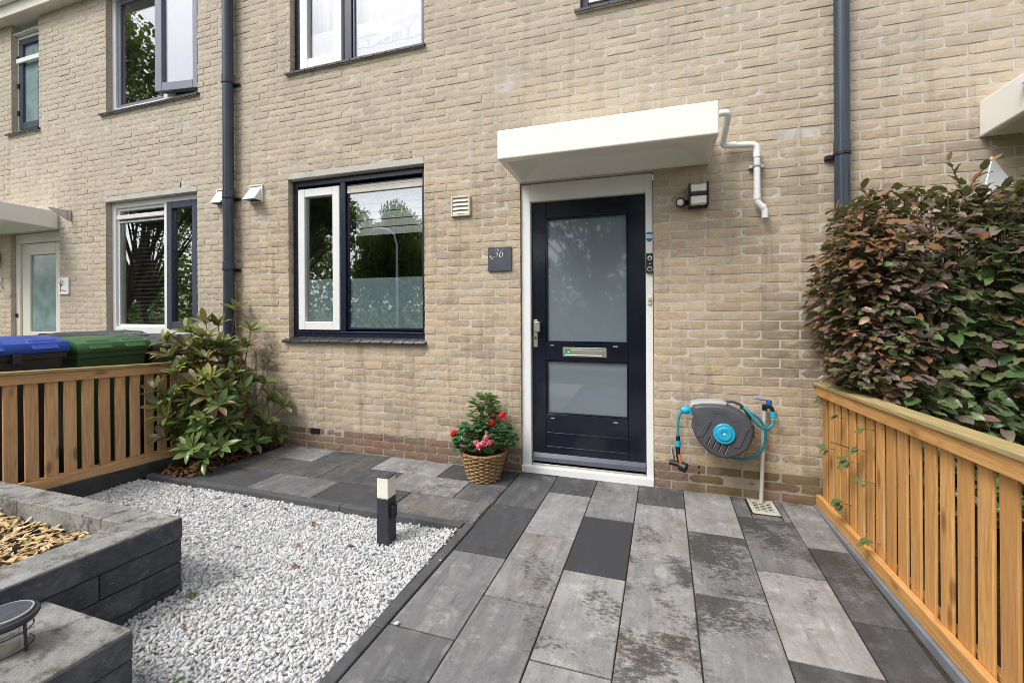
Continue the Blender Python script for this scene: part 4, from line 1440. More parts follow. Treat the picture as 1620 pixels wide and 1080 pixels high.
br = thing('lamp_bracket', 'small bare metal bracket on the wall beside the neighbour\'s canopy', 'bracket', (-6.62, -0.05, 2.43))
MB().prism([(-6.60, 2.365), (-6.585, 2.365), (-6.585, 2.495), (-6.60, 2.495)], -0.03, -0.0005).build('back_plate', 'zinc', br, 0.002)
MB().hexa([(-6.605, -0.20, 2.48), (-6.595, -0.20, 2.48), (-6.595, -0.03, 2.37), (-6.605, -0.03, 2.37),
           (-6.605, -0.20, 2.495), (-6.595, -0.20, 2.495), (-6.595, -0.03, 2.492), (-6.605, -0.03, 2.492)]).build('arm', 'zinc', br, 0.002)

ti = thing('wall_ornament', 'triangular galvanised metal wall ornament behind the top of the hedge', 'lamp', (1.88, -0.04, 2.0))  # plain metal triangle, an ornament that gives no light
MB().add([(1.80, -0.10, 1.93), (1.965, -0.10, 1.93), (1.888, -0.02, 2.17), (1.80, -0.0005, 1.93), (1.965, -0.0005, 1.93), (1.888, -0.0005, 2.175)],
         [(0, 1, 2), (3, 5, 4), (0, 3, 4, 1), (1, 4, 5, 2), (0, 2, 5, 3)]).build('shade', 'zinc', ti, 0.003)

# remains of a climber: dry rootlets on the wall left of the window
cr = thing('dead_climber', 'dry climber stems and rootlets left on the wall beside the shrub', 'climber', (-3.6, 0.0, 0.1))
mb = MB()
for i in range(9):
    x = -3.82 + i * 0.035 + random.uniform(-.012, .012)
    z = 0.0
    pts = []
    top = random.uniform(.55, 1.0)
    while z < top:
        pts.append((x, -0.006, 0.05 + z))
        x += random.uniform(-.012, .014)
        z += 0.07
    mb.tube(pts, 0.0022, 5)
for i in range(60):
    x, z = random.gauss(-3.63, .055), random.gauss(.84, .07)
    a = random.uniform(0, 6.28)
    L = random.uniform(.02, .06)
    mb.tube([(x, -0.005, z), (x + L * .5 * math.cos(a), -0.010, z + L * .5 * math.sin(a)), (x + L * math.cos(a), -0.005, z + L * math.sin(a) * 1.2)], 0.0022, 5)
mb.tube([(-3.55, -0.01, .72), (-3.50, -0.03, .74), (-3.46, -0.035, .765), (-3.42, -0.03, .775)], [0.006, 0.005, 0.006, 0.004], 7)
mb.build('rootlets', 'grey_twig', cr)

# ================================================================== HOSE REEL, TAP, DRAIN
hr = thing('hose_reel', 'dark grey wall hose reel with a cyan hub', 'hose reel', (0.42, -0.15, 0.45))
outl = [(0.236, 0.612), (0.246, 0.652), (0.300, 0.664), (0.40, 0.668), (0.455, 0.660), (0.545, 0.615), (0.590, 0.572), (0.606, 0.515), (0.600, 0.455),
        (0.570, 0.385), (0.515, 0.345), (0.45, 0.318), (0.40, 0.322), (0.345, 0.345), (0.295, 0.395), (0.262, 0.445), (0.245, 0.49), (0.256, 0.555)]
n = len(outl)
cx, cz = 0.425, 0.49
mb = MB()
rings = [(1.0, -0.085), (1.0, -0.195), (0.97, -0.222), (0.90, -0.232)]
vs = []
for s, y in rings:
    vs += [(cx + (x - cx) * s, y, cz + (z - cz) * s) for x, z in outl]
fs = [(tuple(range(n)))[::-1], tuple(range((len(rings) - 1) * n, len(rings) * n))]
for r in range(len(rings) - 1):
    for i in range(n):
        fs.append((r * n + i, r * n + (i + 1) % n, (r + 1) * n + (i + 1) % n, (r + 1) * n + i))
mb.add(vs, fs)
mb.build('casing', 'reel_grey', hr, 0.004, 2, True, 0.6)
mb = MB()
topl = [(0.228, 0.625), (0.240, 0.660), (0.300, 0.676), (0.41, 0.681), (0.455, 0.676), (0.44, 0.650), (0.30, 0.650), (0.252, 0.638)]
mb.prism(topl, -0.20, -0.09)
mb.build('carry_handle', 'reel_light', hr, 0.006, 2, True, 0.7)
MB().tube([(0.44, -0.14, 0.672), (0.50, -0.14, 0.675), (0.545, -0.13, 0.655), (0.575, -0.12, 0.615), (0.59, -0.12, 0.57)], 0.009, 8).build('rear_loop', 'reel_grey', hr, smooth=True)
hub = MB().lathe([(0.064, 0.0), (0.066, 0.006), (0.064, 0.014), (0.060, 0.017), (0.046, 0.016), (0.043, 0.022), (0.040, 0.024), (0.022, 0.023), (0.02, 0.019), (0.0, 0.019)], (cx + .004, -0.2325, cz - .004), 'Y', 36).build('hub', 'cyan_plastic', hr, smooth=True, auto=0.6)
MB().lathe([(0.007, 0), (0.006, .003), (0, .004)], (cx + .004, -0.2516, cz - .004), 'Y', 14).build('hub_mark', 'white_mark', hub, smooth=True)
for i in range(4):
    x, z = 0.335 + i * 0.034, 0.432 - i * 0.016
    MB().hexa([(x - .012, -0.2345, z - .026), (x - .004, -0.2345, z - .026), (x - .004, -0.2315, z - .026), (x - .012, -0.2315, z - .026),
               (x + .010, -0.2345, z + .028), (x + .018, -0.2345, z + .028), (x + .018, -0.2315, z + .028), (x + .010, -0.2315, z + .028)]).build('vent_slot', 'black_plastic', hr)
    MB().hexa([(x - .003, -0.236, z - .028), (x - .001, -0.236, z - .028), (x - .001, -0.2316, z - .028), (x - .003, -0.2316, z - .028),
               (x + .019, -0.236, z + .026), (x + .021, -0.236, z + .026), (x + .021, -0.2316, z + .026), (x + .019, -0.2316, z + .026)]).build('slot_rib', 'reel_light', hr)
for (a, b, w) in (((0.285, 0.455), (0.345, 0.56), .02), ((0.50, 0.40), (0.56, 0.53), .02)):
    MB().hexa([(a[0] - w, -0.2365, a[1]), (a[0] + w, -0.2365, a[1]), (a[0] + w, -0.2315, a[1]), (a[0] - w, -0.2315, a[1]),
               (b[0] - w * .6, -0.2395, b[1]), (b[0] + w * .6, -0.2395, b[1]), (b[0] + w * .6, -0.2315, b[1]), (b[0] - w * .6, -0.2315, b[1])]).build('rib', 'reel_grey', hr, 0.002)
mb = MB()
arc = [(0.395 + 0.085 * math.cos(math.radians(a)), 0.535 + 0.075 * math.sin(math.radians(a))) for a in range(20, 111, 10)]
arc2 = [(0.395 + 0.115 * math.cos(math.radians(a)), 0.535 + 0.100 * math.sin(math.radians(a))) for a in range(110, 19, -10)]
mb.prism(arc + arc2, -0.2345, -0.2312)
mb.build('maker_panel', 'reel_grey', hr, 0.001)
wbk = MB().box(0.575, 0.625, -0.12, -0.0005, 0.44, 0.52).box(0.60, 0.612, -0.10, -0.0005, 0.395, 0.60)
wbk.build('wall_bracket', 'black_plastic', hr, 0.004)
MB().lathe([(0.0, 0.034), (0.018, 0.028), (0.026, 0.014), (0.028, 0.0), (0.026, -0.014), (0.018, -0.028), (0.0, -0.034)], (0.205, -0.145, 0.603), 'X', 18).build('hose_stop', 'cyan_plastic', hr, smooth=True)
box('outlet_guide', 'cyan_plastic', hr, 0.232, 0.248, -0.17, -0.12, 0.575, 0.625, 0.004)
MB().tube(smooth_path([(0.235, -0.145, 0.60), (0.185, -0.145, 0.598), (0.162, -0.148, 0.56), (0.156, -0.15, 0.50), (0.157, -0.15, 0.415)], 0.05), 0.0085, 10).build('hose', 'hose_cyan', hr, smooth=True)
lead = smooth_path([(0.545, -0.11, 0.63), (0.566, -0.13, 0.640), (0.60, -0.15, 0.60), (0.64, -0.15, 0.53), (0.70, -0.13, 0.505), (0.735, -0.105, 0.53), (0.738, -0.10, 0.582)], 0.05, 6)
MB().tube(lead, 0.0095, 10).build('hose', 'hose_cyan', hr, smooth=True)
loop = [(0.60, -0.10, 0.60), (0.66, -0.09, 0.57), (0.70, -0.075, 0.49), (0.70, -0.07, 0.42), (0.68, -0.07, 0.35), (0.62, -0.07, 0.295), (0.55, -0.08, 0.28), (0.48, -0.09, 0.295), (0.44, -0.10, 0.335)]
MB().tube(smooth_path(loop, 0.06, 5), 0.0085, 10).build('hose', 'hose_cyan', hr, smooth=True)
sg = thing('spray_gun', 'black and orange hose spray gun hanging below the reel\'s hose end', 'spray gun', (0.155, -0.15, 0.24))
MB().tube([(0.157, -0.15, 0.425), (0.157, -0.15, 0.395)], 0.014, 12).build('hose_nut', 'black_plastic', sg, smooth=True)
MB().tube([(0.156, -0.15, 0.394), (0.155, -0.15, 0.355)], 0.018, 14).build('connector', 'cyan_plastic', sg, smooth=True, auto=.6)
MB().tube([(0.155, -0.15, 0.354), (0.157, -0.15, 0.30), (0.165, -0.155, 0.25)], [0.016, 0.014, 0.016], 12).build('grip', 'black_plastic', sg, smooth=True)
MB().tube([(0.160, -0.166, 0.305), (0.172, -0.178, 0.262), (0.178, -0.175, 0.24)], [0.008, 0.011, 0.008], 10).build('grip_inset', 'orange_plastic', sg, smooth=True)
MB().hexa([(0.128, -0.165, 0.262), (0.140, -0.165, 0.262), (0.140, -0.135, 0.262), (0.128, -0.135, 0.262), (0.115, -0.165, 0.34), (0.124, -0.165, 0.34), (0.124, -0.135, 0.34), (0.115, -0.135, 0.34)]).build('trigger', 'reel_grey', sg, 0.003)
MB().tube([(0.105, -0.13, 0.238), (0.165, -0.16, 0.235)], [0.018, 0.02], 12).build('barrel', 'black_plastic', sg, smooth=True)
MB().tube([(0.168, -0.165, 0.232), (0.205, -0.185, 0.222)], [0.031, 0.033], 18).build('nozzle_head', 'black_plastic', sg, smooth=True, auto=.6)

tp = thing('standpipe_tap', 'outdoor tap with blue lever on a pale grey standpipe above the drain', 'tap', (0.68, -0.06, 0))
MB().tube([(0.672, -0.065, -0.03), (0.698, -0.05, 0.62)], 0.0125, 12).build('pipe', 'standpipe', tp, smooth=True)
MB().tube([(0.698, -0.05, 0.615), (0.70, -0.055, 0.65)], 0.016, 12).tube([(0.70, -0.03, 0.64), (0.725, -0.10, 0.643)], 0.013, 12).tube([(0.725, -0.10, 0.648), (0.738, -0.10, 0.615)], 0.012, 10).build('body', 'black_plastic', tp, smooth=True)
MB().lathe([(0.017, -0.012), (0.019, 0.0), (0.016, 0.014), (0.0, 0.02)], (0.717, -0.085, 0.672), 'Z', 16).build('knob', 'tap_blue', tp, smooth=True)
MB().hexa([(0.63, -0.095, 0.690), (0.715, -0.098, 0.682), (0.715, -0.082, 0.682), (0.63, -0.08, 0.690), (0.63, -0.095, 0.695), (0.715, -0.098, 0.689), (0.715, -0.082, 0.689), (0.63, -0.08, 0.695)]).build('lever', 'tap_blue', tp, 0.002)
MB().tube([(0.738, -0.10, 0.618), (0.738, -0.10, 0.582)], 0.019, 14).build('hose_connector', 'cyan_plastic', tp, smooth=True, auto=.6)
MB().tube([(0.738, -0.10, 0.581), (0.738, -0.10, 0.565)], 0.013, 12).build('hose_nut', 'reel_light', tp, smooth=True)

gr = thing('drain_grate', 'cream slotted drain grate let into the slabs under the tap', 'drain', (0.67, -0.13, 0))
mb = MB()
box('sump', 'black_plastic', gr, 0.588, 0.752, -0.242, -0.012, -0.034, 0.0012)
gx0, gx1, gy0, gy1 = 0.592, 0.748, -0.236, -0.016
MB().box(gx0, gx0 + .025, gy0, gy1, 0.0012, 0.0046).box(gx1 - .025, gx1, gy0, gy1, 0.0012, 0.0046).box(gx0 + .025, gx1 - .025, gy0, gy0 + .045, 0.0012, 0.0045).box(gx0 + .025, gx1 - .025, gy1 - .045, gy1, 0.0012, 0.0045).build('rim', 'grate_white', gr, 0.002)
for i in range(5):
    y = gy0 + .056 + i * .025
    box('grate_bar', 'grate_white', gr, gx0 + .0255, gx1 - .0255, y, y + .008, 0.0012, 0.0036)
box('grate_bar', 'grate_white', gr, gx0 + .055, gx0 + .062, gy0 + .0455, gy1 - .0455, 0.0013, 0.0038)
box('grate_bar', 'grate_white', gr, gx1 - .062, gx1 - .055, gy0 + .0455, gy1 - .0455, 0.0013, 0.0038)

# ================================================================== FENCES
def fence(side, label, mats, ztop, zbot, ys, slat_y, yend, base_mat, base_top):
    s = side                       # +1: fence on the right (front face looks to -x), -1: left
    xf = 1.0 if s > 0 else -3.90   # front face of the rails
    f = thing('picket_fence', label, 'fence', (xf, -1.2, 0))
    up, rail, cap = mats
    def X(d):
        return xf + s * d
    def slab(name, mat, d0, d1, y0, y1, z00, z01, z10, z11, bev=0.003, parent=f):
        """z00,z01 bottom/top at y1 (wall end), z10,z11 at y0"""
        a, b = sorted((X(d0), X(d1)))
        return MB().hexa([(a, y0, z10), (b, y0, z10), (b, y1, z00), (a, y1, z00), (a, y0, z11), (b, y0, z11), (b, y1, z01), (a, y1, z01)]).build(name, mat, parent, bev)
    y1 = ys
    slab('top_rail', rail, 0.0, 0.03, yend, y1, ztop(y1) - .085, ztop(y1) - .022, ztop(yend) - .085, ztop(yend) - .022)
    slab('cap_board', cap, -0.012, 0.075, yend, y1 + .004, ztop(y1) - .0215, ztop(y1), ztop(yend) - .0215, ztop(yend))
    slab('bottom_rail', rail, 0.0, 0.03, yend, y1, zbot(y1) - .068, zbot(y1), zbot(yend) - .068, zbot(yend))
    slab('back_rail', rail, 0.052, 0.08, yend, y1, ztop(y1) - .085, ztop(y1) - .022, ztop(yend) - .085, ztop(yend) - .022)
    slab('back_rail', rail, 0.052, 0.08, yend, y1, zbot(y1) - .068, zbot(y1), zbot(yend) - .068, zbot(yend))
    for yc in slat_y:
        th_ = 0.011 if s > 0 else 0.018
        w = (0.074 if s > 0 else 0.068) + random.uniform(-.002, .002)
        a, b = yc - w / 2, yc + w / 2
        tw = random.uniform(-.0025, .0025)
        xa, xb = sorted((X(0.0305), X(0.0305 + th_)))
        mb = MB().hexa([(xa, a + tw, zbot(a) - .06), (xb, a + tw, zbot(a) - .06), (xb, b + tw, zbot(b) - .06), (xa, b + tw, zbot(b) - .06),
                        (xa, a - tw, ztop(a) - .023), (xb, a - tw, ztop(a) - .023), (xb, b - tw, ztop(b) - .023), (xa, b - tw, ztop(b) - .023)])
        mb.build('slat', up, f, 0.004, 2)
    for yp in (y1 - .05, yend + .6):
        xa, xb = sorted((X(0.082), X(0.15)))
        box('post', up, f, xa, xb, yp - .035, yp + .035, -0.10, ztop(yp) - .024, 0.004)
    xa, xb = sorted((X(-0.014), X(0.06)))
    MB().hexa([(xa, yend, -0.12), (xb, yend, -0.12), (xb, y1, -0.12), (xa, y1, -0.12), (xa, yend, base_top(yend)), (xb, yend, base_top(yend)), (xb, y1, base_top(y1)), (xa, y1, base_top(y1))]).build('base_board', base_mat, f, 0.003)
    return f


fence(+1, 'pine picket fence on the right, in front of the copper beech hedge', ('timber_upright', 'timber_rail', 'timber_cap'),
      lambda y: 0.806 - 0.037 * y, lambda y: 0.079 - 0.019 * y, -0.012, [0.03 - 0.0999 * k - .0 for k in range(1, 27)], -2.7, 'fence_base', lambda y: 0.0105 - 0.019 * y * 0.9)
fence(-1, 'weathered pine picket fence on the left, in front of the wheelie bins', ('timber_upright_brown', 'timber_rail_brown', 'timber_cap'),
      lambda y: 0.815 - 0.053 * y, lambda y: 0.082 - 0.05 * y, 0.0 - .012, [-1.642 + 0.1012 * k for k in range(-9, 16)], -2.6, 'fence_base_dark', lambda y: 0.013 - 0.05 * y)

# ================================================================== RAISED BEDS
def bz(y):
    return -0.04 * (y + 1.83)


bed = thing('raised_bed', 'dark stone block raised bed filled with wood chips, at the left edge', 'planter', (-2.6, -2.4, 0))


def blk(name, mat, parent, x0, x1, y0, y1, z0, z1, bev=0.005, j=0.0018):
    x0, x1, y0, y1 = x0 + j, x1 - j, y0 + j, y1 - j
    r = lambda: random.uniform(-.0012, .0012)
    zb = lambda y: bz(y)
    return MB().hexa([(x0 + r(), y0 + r(), z0 + zb(y0)), (x1 + r(), y0 + r(), z0 + zb(y0)), (x1 + r(), y1 + r(), z0 + zb(y1)), (x0 + r(), y1 + r(), z0 + zb(y1)),
                      (x0 + r(), y0 + r(), z1 + zb(y0)), (x1 + r(), y0 + r(), z1 + zb(y0)), (x1 + r(), y1 + r(), z1 + zb(y1)), (x0 + r(), y1 + r(), z1 + zb(y1))]).build(name, mat, parent, bev, 2)


BX, BY = -2.125, -1.828
# side facing the path
blk('cap_stone', 'bed_cap', bed, BX - .19, BX, -3.0, BY, 0.215, 0.315)
courses = [(0.108, 0.211, [BY, -2.15, -2.95]), (0.0, 0.104, [BY, -2.45, -3.0]), (-0.11, -0.004, [BY, -2.2, -3.0])]
for z0, z1, js in courses:
    for i in range(len(js) - 1):
        blk('block', 'bed_block', bed, BX - .14, BX, js[i + 1], js[i], z0, z1)
# side facing the house
xj = [BX - .19, -2.46, -3.115, -3.85]
for i in range(3):
    blk('cap_stone', 'bed_cap', bed, xj[i + 1], xj[i], BY - .14, BY, 0.214, 0.3145)
for z0, z1, js in [(0.108, 0.211, [BX - .142, -2.8, -3.86]), (0.0, 0.104, [BX - .142, -2.5, -3.2, -3.86]), (-0.11, -0.004, [BX - .142, -2.9, -3.86])]:
    for i in range(len(js) - 1):
        blk('block', 'bed_block', bed, js[i + 1], js[i], BY - .13, BY, z0, z1)
# the cap's outward face shows the dark split stone
MB().hexa([(BX - .0015, -3.0, 0.2165 + bz(-3.0)), (BX + .003, -3.0, 0.2165 + bz(-3.0)), (BX + .003, BY - .002, 0.2165), (BX - .0015, BY - .002, 0.2165),
           (BX - .0015, -3.0, 0.309 + bz(-3.0)), (BX + .003, -3.0, 0.309 + bz(-3.0)), (BX + .003, BY - .002, 0.309), (BX - .0015, BY - .002, 0.309)]).build('cap_face', 'bed_block', bed, 0.001)
box('fill', 'soil', bed, -3.86, BX - .19, -3.3, BY - .14, -0.1, 0.215)

bed2 = thing('raised_bed', 'lower dark stone block step with the solar lantern on it, at the lower left corner', 'planter', (-1.9, -2.6, 0))
CX2, CY2 = -1.648, -2.317
blk('cap_stone', 'bed_cap', bed2, BX + .008, CX2, -2.60, CY2, 0.118, 0.214, 0.006)
blk('cap_stone', 'bed_cap', bed2, BX + .008, CX2, -3.3, -2.604, 0.118, 0.214, 0.006)
MB().hexa([(CX2 - .0015, -3.3, 0.12 + bz(-3.3)), (CX2 + .003, -3.3, 0.12 + bz(-3.3)), (CX2 + .003, CY2 - .004, 0.12 + bz(CY2)), (CX2 - .0015, CY2 - .004, 0.12 + bz(CY2)),
           (CX2 - .0015, -3.3, 0.206 + bz(-3.3)), (CX2 + .003, -3.3, 0.206 + bz(-3.3)), (CX2 + .003, CY2 - .004, 0.206 + bz(CY2)), (CX2 - .0015, CY2 - .004, 0.206 + bz(CY2))]).build('cap_face', 'bed_block', bed2, 0.001)
for z0, z1 in ((0.012, 0.114), (-0.10, 0.008)):
    blk('block', 'bed_block', bed2, BX + .008, CX2, -2.9, CY2, z0, z1)

# wood chips
def chips():
    n = 3400
    X = RNG.uniform(-3.7, BX - .195, n)
    Y = RNG.uniform(-3.1, BY - .145, n)
    Z = 0.222 + RNG.uniform(0, 0.028, n) + 0.012 * np.sin(X * 5) * np.cos(Y * 6) + np.array([bz(y) for y in Y])
    L = RNG.uniform(0.016, 0.050, n)
    Wd = RNG.uniform(0.007, 0.018, n)
    T = RNG.uniform(0.0015, 0.004, n)
    base = np.array([(-1, -1, -1), (1, -.8, -1), (.9, 1, -1), (-.9, .7, -1), (-1, -1, 1), (1, -.8, 1), (.9, 1, 1), (-.9, .7, 1)], float)
    fc = np.array([(0, 3, 2, 1), (4, 5, 6, 7), (0, 1, 5, 4), (1, 2, 6, 5), (2, 3, 7, 6), (3, 0, 4, 7)])
    V = base[None] * (1 + RNG.uniform(-.25, .25, (n, 8, 3))) * np.stack([L / 2, Wd / 2, T / 2], 1)[:, None, :]
    a, tx, ty = RNG.uniform(0, 6.28, n), RNG.normal(0, .28, n), RNG.normal(0, .28, n)
    x, y, z = V[..., 0], V[..., 1], V[..., 2]
    z = z + x * tx[:, None] + y * ty[:, None]
    ca, sa = np.cos(a)[:, None], np.sin(a)[:, None]
    V = np.stack([x * ca - y * sa + X[:, None], x * sa + y * ca + Y[:, None], z + Z[:, None]], 2)
    Fc = (fc[None] + (np.arange(n) * 8)[:, None, None]).reshape(-1, 4)
    tag(mesh_obj('wood_chips', np_mesh('wood_chips', V.reshape(-1, 3), Fc), 'wood_chip'), 'pale wood chips filling the raised bed at the left edge', 'wood chips', kind='stuff')


chips()

# solar lantern on the lower block
ln = thing('solar_lantern', 'small round solar lantern with wire frame on the stone block', 'lantern', (-1.905, -2.512, 0.235))
lx, ly, lz = -1.905, -2.512, 0.2415
LS = 1.24
MB().lathe([(a * LS, b * LS) for a, b in ((0.0, 0.094), (0.047, 0.094), (0.049, 0.092))], (lx, ly, lz), 'Z', 32).build('solar_panel', 'solar_cell', ln, smooth=True, auto=.5)
MB().lathe([(a * LS, b * LS) for a, b in ((0.050, 0.090), (0.0505, 0.095), (0.0475, 0.0955), (0.0472, 0.0925))], (lx, ly, lz), 'Z', 32).build('panel_ring', 'zinc', ln, smooth=True)
MB().lathe([(a * LS, b * LS) for a, b in ((0.044, 0.070), (0.058, 0.072), (0.062, 0.080), (0.060, 0.087), (0.0495, 0.0895))], (lx, ly, lz), 'Z', 32).build('lid', 'bollard_metal', ln, smooth=True, auto=.5)
MB().lathe([(a * LS, b * LS) for a, b in ((0.040, 0.004), (0.041, 0.02), (0.040, 0.071))], (lx, ly, lz), 'Z', 28).build('glass', 'lantern_glass', ln, smooth=True)
for k in range(4):
    a = math.radians(20 + 90 * k)
    ca, sa = math.cos(a), math.sin(a)
    MB().tube([(lx + .052 * LS * ca, ly + .052 * LS * sa, lz), (lx + .0475 * LS * ca, ly + .0475 * LS * sa, lz + .072 * LS)], 0.0042, 8).build('post', 'bollard_metal', ln, smooth=True)
for z in (0.008, 0.05):
    rr = 0.0495 * LS
    pts = [(lx + rr * math.cos(q / 28 * 6.2832), ly + rr * math.sin(q / 28 * 6.2832), lz + z * LS) for q in range(29)]
    MB().tube(pts, 0.0018, 6, False).build('ring', 'bollard_metal', ln, smooth=True)

# bollard light in the gravel
bl = thing('bollard_light', 'square black bollard light with a milky lamp head in the white gravel', 'lamp', (-1.452, -1.165, -0.05))
b0, b1, c0, c1 = -1.489, -1.414, -1.208, -1.128
box('post', 'bollard_metal', bl, b0, b1, c0, c1, -0.10, 0.228, 0.0025)
box('lamp_head', 'opal', bl, b0 + .001, b1 - .001, c0 + .001, c1 - .001, 0.2282, 0.343, 0.0025)
cp = box('cap', 'bollard_metal', bl, b0 - .001, b1 + .001, c0 - .001, c1 + .001, 0.3432, 0.351, 0.002)
box('solar_cell', 'solar_cell', cp, b0 + .006, b1 - .024, c0 + .006, c1 - .006, 0.3512, 0.3525)
sn = box('sensor_box', 'black_plastic', bl, b1, b1 + .022, c0 + .018, c1 - .018, 0.115, 0.185, 0.003)
box('sensor_eye', 'bollard_metal', sn, b1 + .004, b1 + .024, c0 + .026, c1 - .026, 0.15, 0.176, 0.002)

# ================================================================== WHEELIE BINS
def wheelie(label, x, y0, y1, zt, lid, body, name='wheelie_bin', depth=0.62):
    """front face looks to +x, standing behind the fence"""
    b = thing(name, label, 'bin', (x - depth / 2, (y0 + y1) / 2, -0.02), 'wheelie bins behind the left fence')
    ym = (y0 + y1) / 2
    w = (y1 - y0) / 2
    zb = zt - 0.11
    MB().hexa([(x - depth + .08, ym - w * .8, -0.018), (x - .10, ym - w * .8, -0.018), (x - .10, ym + w * .8, -0.018), (x - depth + .08, ym + w * .8, -0.018),
               (x - depth, ym - w * .94, zb), (x - .012, ym - w * .94, zb), (x - .012, ym + w * .94, zb), (x - depth, ym + w * .94, zb)]).build('body', body, b, 0.018, 2)
    box('body_rim', body, b, x - depth - .01, x + .004, y0 + .008, y1 - .008, zb - .045, zb + .004, 0.008, 2)
    mb = MB()
    prof = [(x + .022, zb - .002), (x + .03, zb + .035), (x + .006, zb + .075), (x - .10, zb + .105), (x - .35, zb + .115), (x - depth, zb + .085), (x - depth - .02, zb + .006)]
    n = len(prof)
    vs = [(a, y0, z) for a, z in prof] + [(a, y1, z) for a, z in prof]
    fs = [tuple(range(n))[::-1], tuple(range(n, 2 * n))] + [(i, (i + 1) % n, (i + 1) % n + n, i + n) for i in range(n)]
    mb.add(vs, fs)
    ld = mb.build('lid', lid, b, 0.012, 2, True, 0.6)
    for yy in (y0 + (y1 - y0) * .28, y0 + (y1 - y0) * .76):
        # raised grips moulded into the lid's front
        MB().hexa([(x + .02, yy - .075, zb + .028), (x + .052, yy - .07, zb + .028), (x + .052, yy + .07, zb + .028), (x + .02, yy + .075, zb + .028),
                   (x - .06, yy - .085, zb + .098), (x - .03, yy - .08, zb + .098), (x - .03, yy + .08, zb + .098), (x - .06, yy + .085, zb + .098)]).build('lid_grip', lid, ld, 0.008, 2)
    box('handle_bar', body, b, x - depth - .06, x - depth - .03, y0 + .03, y1 - .03, zb + .07, zb + .10, 0.01, 2)
    for yy in (y0 + .03, y1 - .07):
        MB().lathe([(0.0, 0), (.09, 0), (.1, .01), (.1, .04), (.09, .05), (0, .05)], (x - depth + .06, yy, 0.082), 'X', 20).build('wheel', 'black_plastic', b, smooth=True, auto=.6)
        b.children[-1].rotation_euler = (0, 0, 0)
    return b


wheelie('black wheelie bin with a bright blue lid at the left edge', -4.14, -1.83, -1.245, 1.105, 'lid_blue', 'bin_black')
wheelie('green wheelie bin behind the left fence', -4.14, -1.20, -0.70, 1.08, 'bin_green', 'bin_green_body')
wheelie('dark grey wheelie bin between the green bin and the shrub', -4.18, -0.66, -0.12, 1.05, 'bin_grey', 'bin_grey')
wheelie('second dark grey wheelie bin standing behind the green one', -4.93, -0.78, -0.20, 1.09, 'bin_grey', 'bin_grey')
bk = bpy.data.objects['wheelie_bin']
box('clip', 'bin_black', bk, -4.145, -4.095, -1.56, -1.51, 0.93, 1.0, 0.008, 2)

# ================================================================== PLANTS
def leaf_verts(L, W, fold=0.25, droop=0.25, n=5, tip=0.5, wave=0.0):
    """leaf along +x, midrib folded; returns verts, quad faces"""
    V, Fq = [], []
    for i in range(n + 1):
        f = i / n
        w = W * 0.5 * (math.sin(math.pi * (f ** tip)) ** 0.66 if 0 < f < 1 else 0.04)
        x = L * f
        z = -droop * L * f * f
        wv = wave * W * math.sin(i * 2.4)
        V += [(x, -w, z + fold * w + wv), (x, 0.0, z), (x, w, z + fold * w - wv)]
    for i in range(n):
        a = 3 * i
        Fq += [(a, a + 3, a + 4, a + 1), (a + 1, a + 4, a + 5, a + 2)]
    return np.array(V), np.array(Fq)


def basis(d, nrm):
    d = np.array(d, float)
    d /= np.linalg.norm(d)
    nrm = np.array(nrm, float)
    nrm -= d * nrm.dot(d)
    nn = np.linalg.norm(nrm)
    if nn < 1e-5:
        nrm = np.cross(d, (0.3, 0.5, 0.8))
        nn = np.linalg.norm(nrm)
    nrm /= nn
    s = np.cross(nrm, d)
    return np.stack([d, s, nrm], 1)


def place_leaves(parent, leaves, templates, mat, name='leaf', limit=300, rest='foliage'):
    """leaves: (pos, dir, normal, scale, tone, template). the largest in view become objects, the rest one mesh"""
    meshes = []
    for V, Fq in templates:
        me = np_mesh('leaf', V, Fq, True)
        me.materials.append(M[mat])
        meshes.append(me)
    sc = []
    for i, (p, d, nr, s, tone, k) in enumerate(leaves):
        u, v, dep = cam_px(*p)
        vis = -20 < u < 1640 and -20 < v < 1100
        toward = np.array([0, -CAM_D, CAM_H]) - np.array(p)
        face = abs(np.dot(basis(d, nr)[:, 2], toward / np.linalg.norm(toward)))
        sc.append((-(s * s) * (0.25 + face) / dep ** 2 * (1.0 if len(leaves[i]) < 7 else 1.0) if vis else 1, i))
    sc.sort()
    chosen = set(i for q, i in sc[:limit] if q < 0)
    VV, FF, TT = [], [], []
    nv = 0
    pw = WORLD.get(parent.name, Vector((0, 0, 0)))
    for i, (p, d, nr, s, tone, k) in enumerate(leaves):
        B = basis(d, nr)
        if i in chosen:
            o = bpy.data.objects.new(name, meshes[k])
            COL.objects.link(o)
            o.parent = parent
            o.matrix_parent_inverse = Matrix.Translation(-pw)
            o.matrix_basis = Matrix.Translation(Vector(p)) @ Matrix([list(r) for r in B]).to_4x4() @ Matrix.Diagonal((s, s, s, 1))
            o.color = (min(max(tone, 0.0), 1.0), 0, 0, 1)
        else:
            V, Fq = templates[k]
            VV.append((V * s) @ B.T + np.array(p))
            FF.append(Fq + nv)
            nv += len(V)
            TT += [min(max(tone, 0), 1)] * len(Fq)
    if VV:
        me = np_mesh(rest, np.concatenate(VV), np.concatenate(FF), True)
        face_tone(me, TT)
        tag(mesh_obj(rest, me, mat, parent), kind='stuff')


def unit(v):
    v = np.array(v, float)
    return v / np.linalg.norm(v)


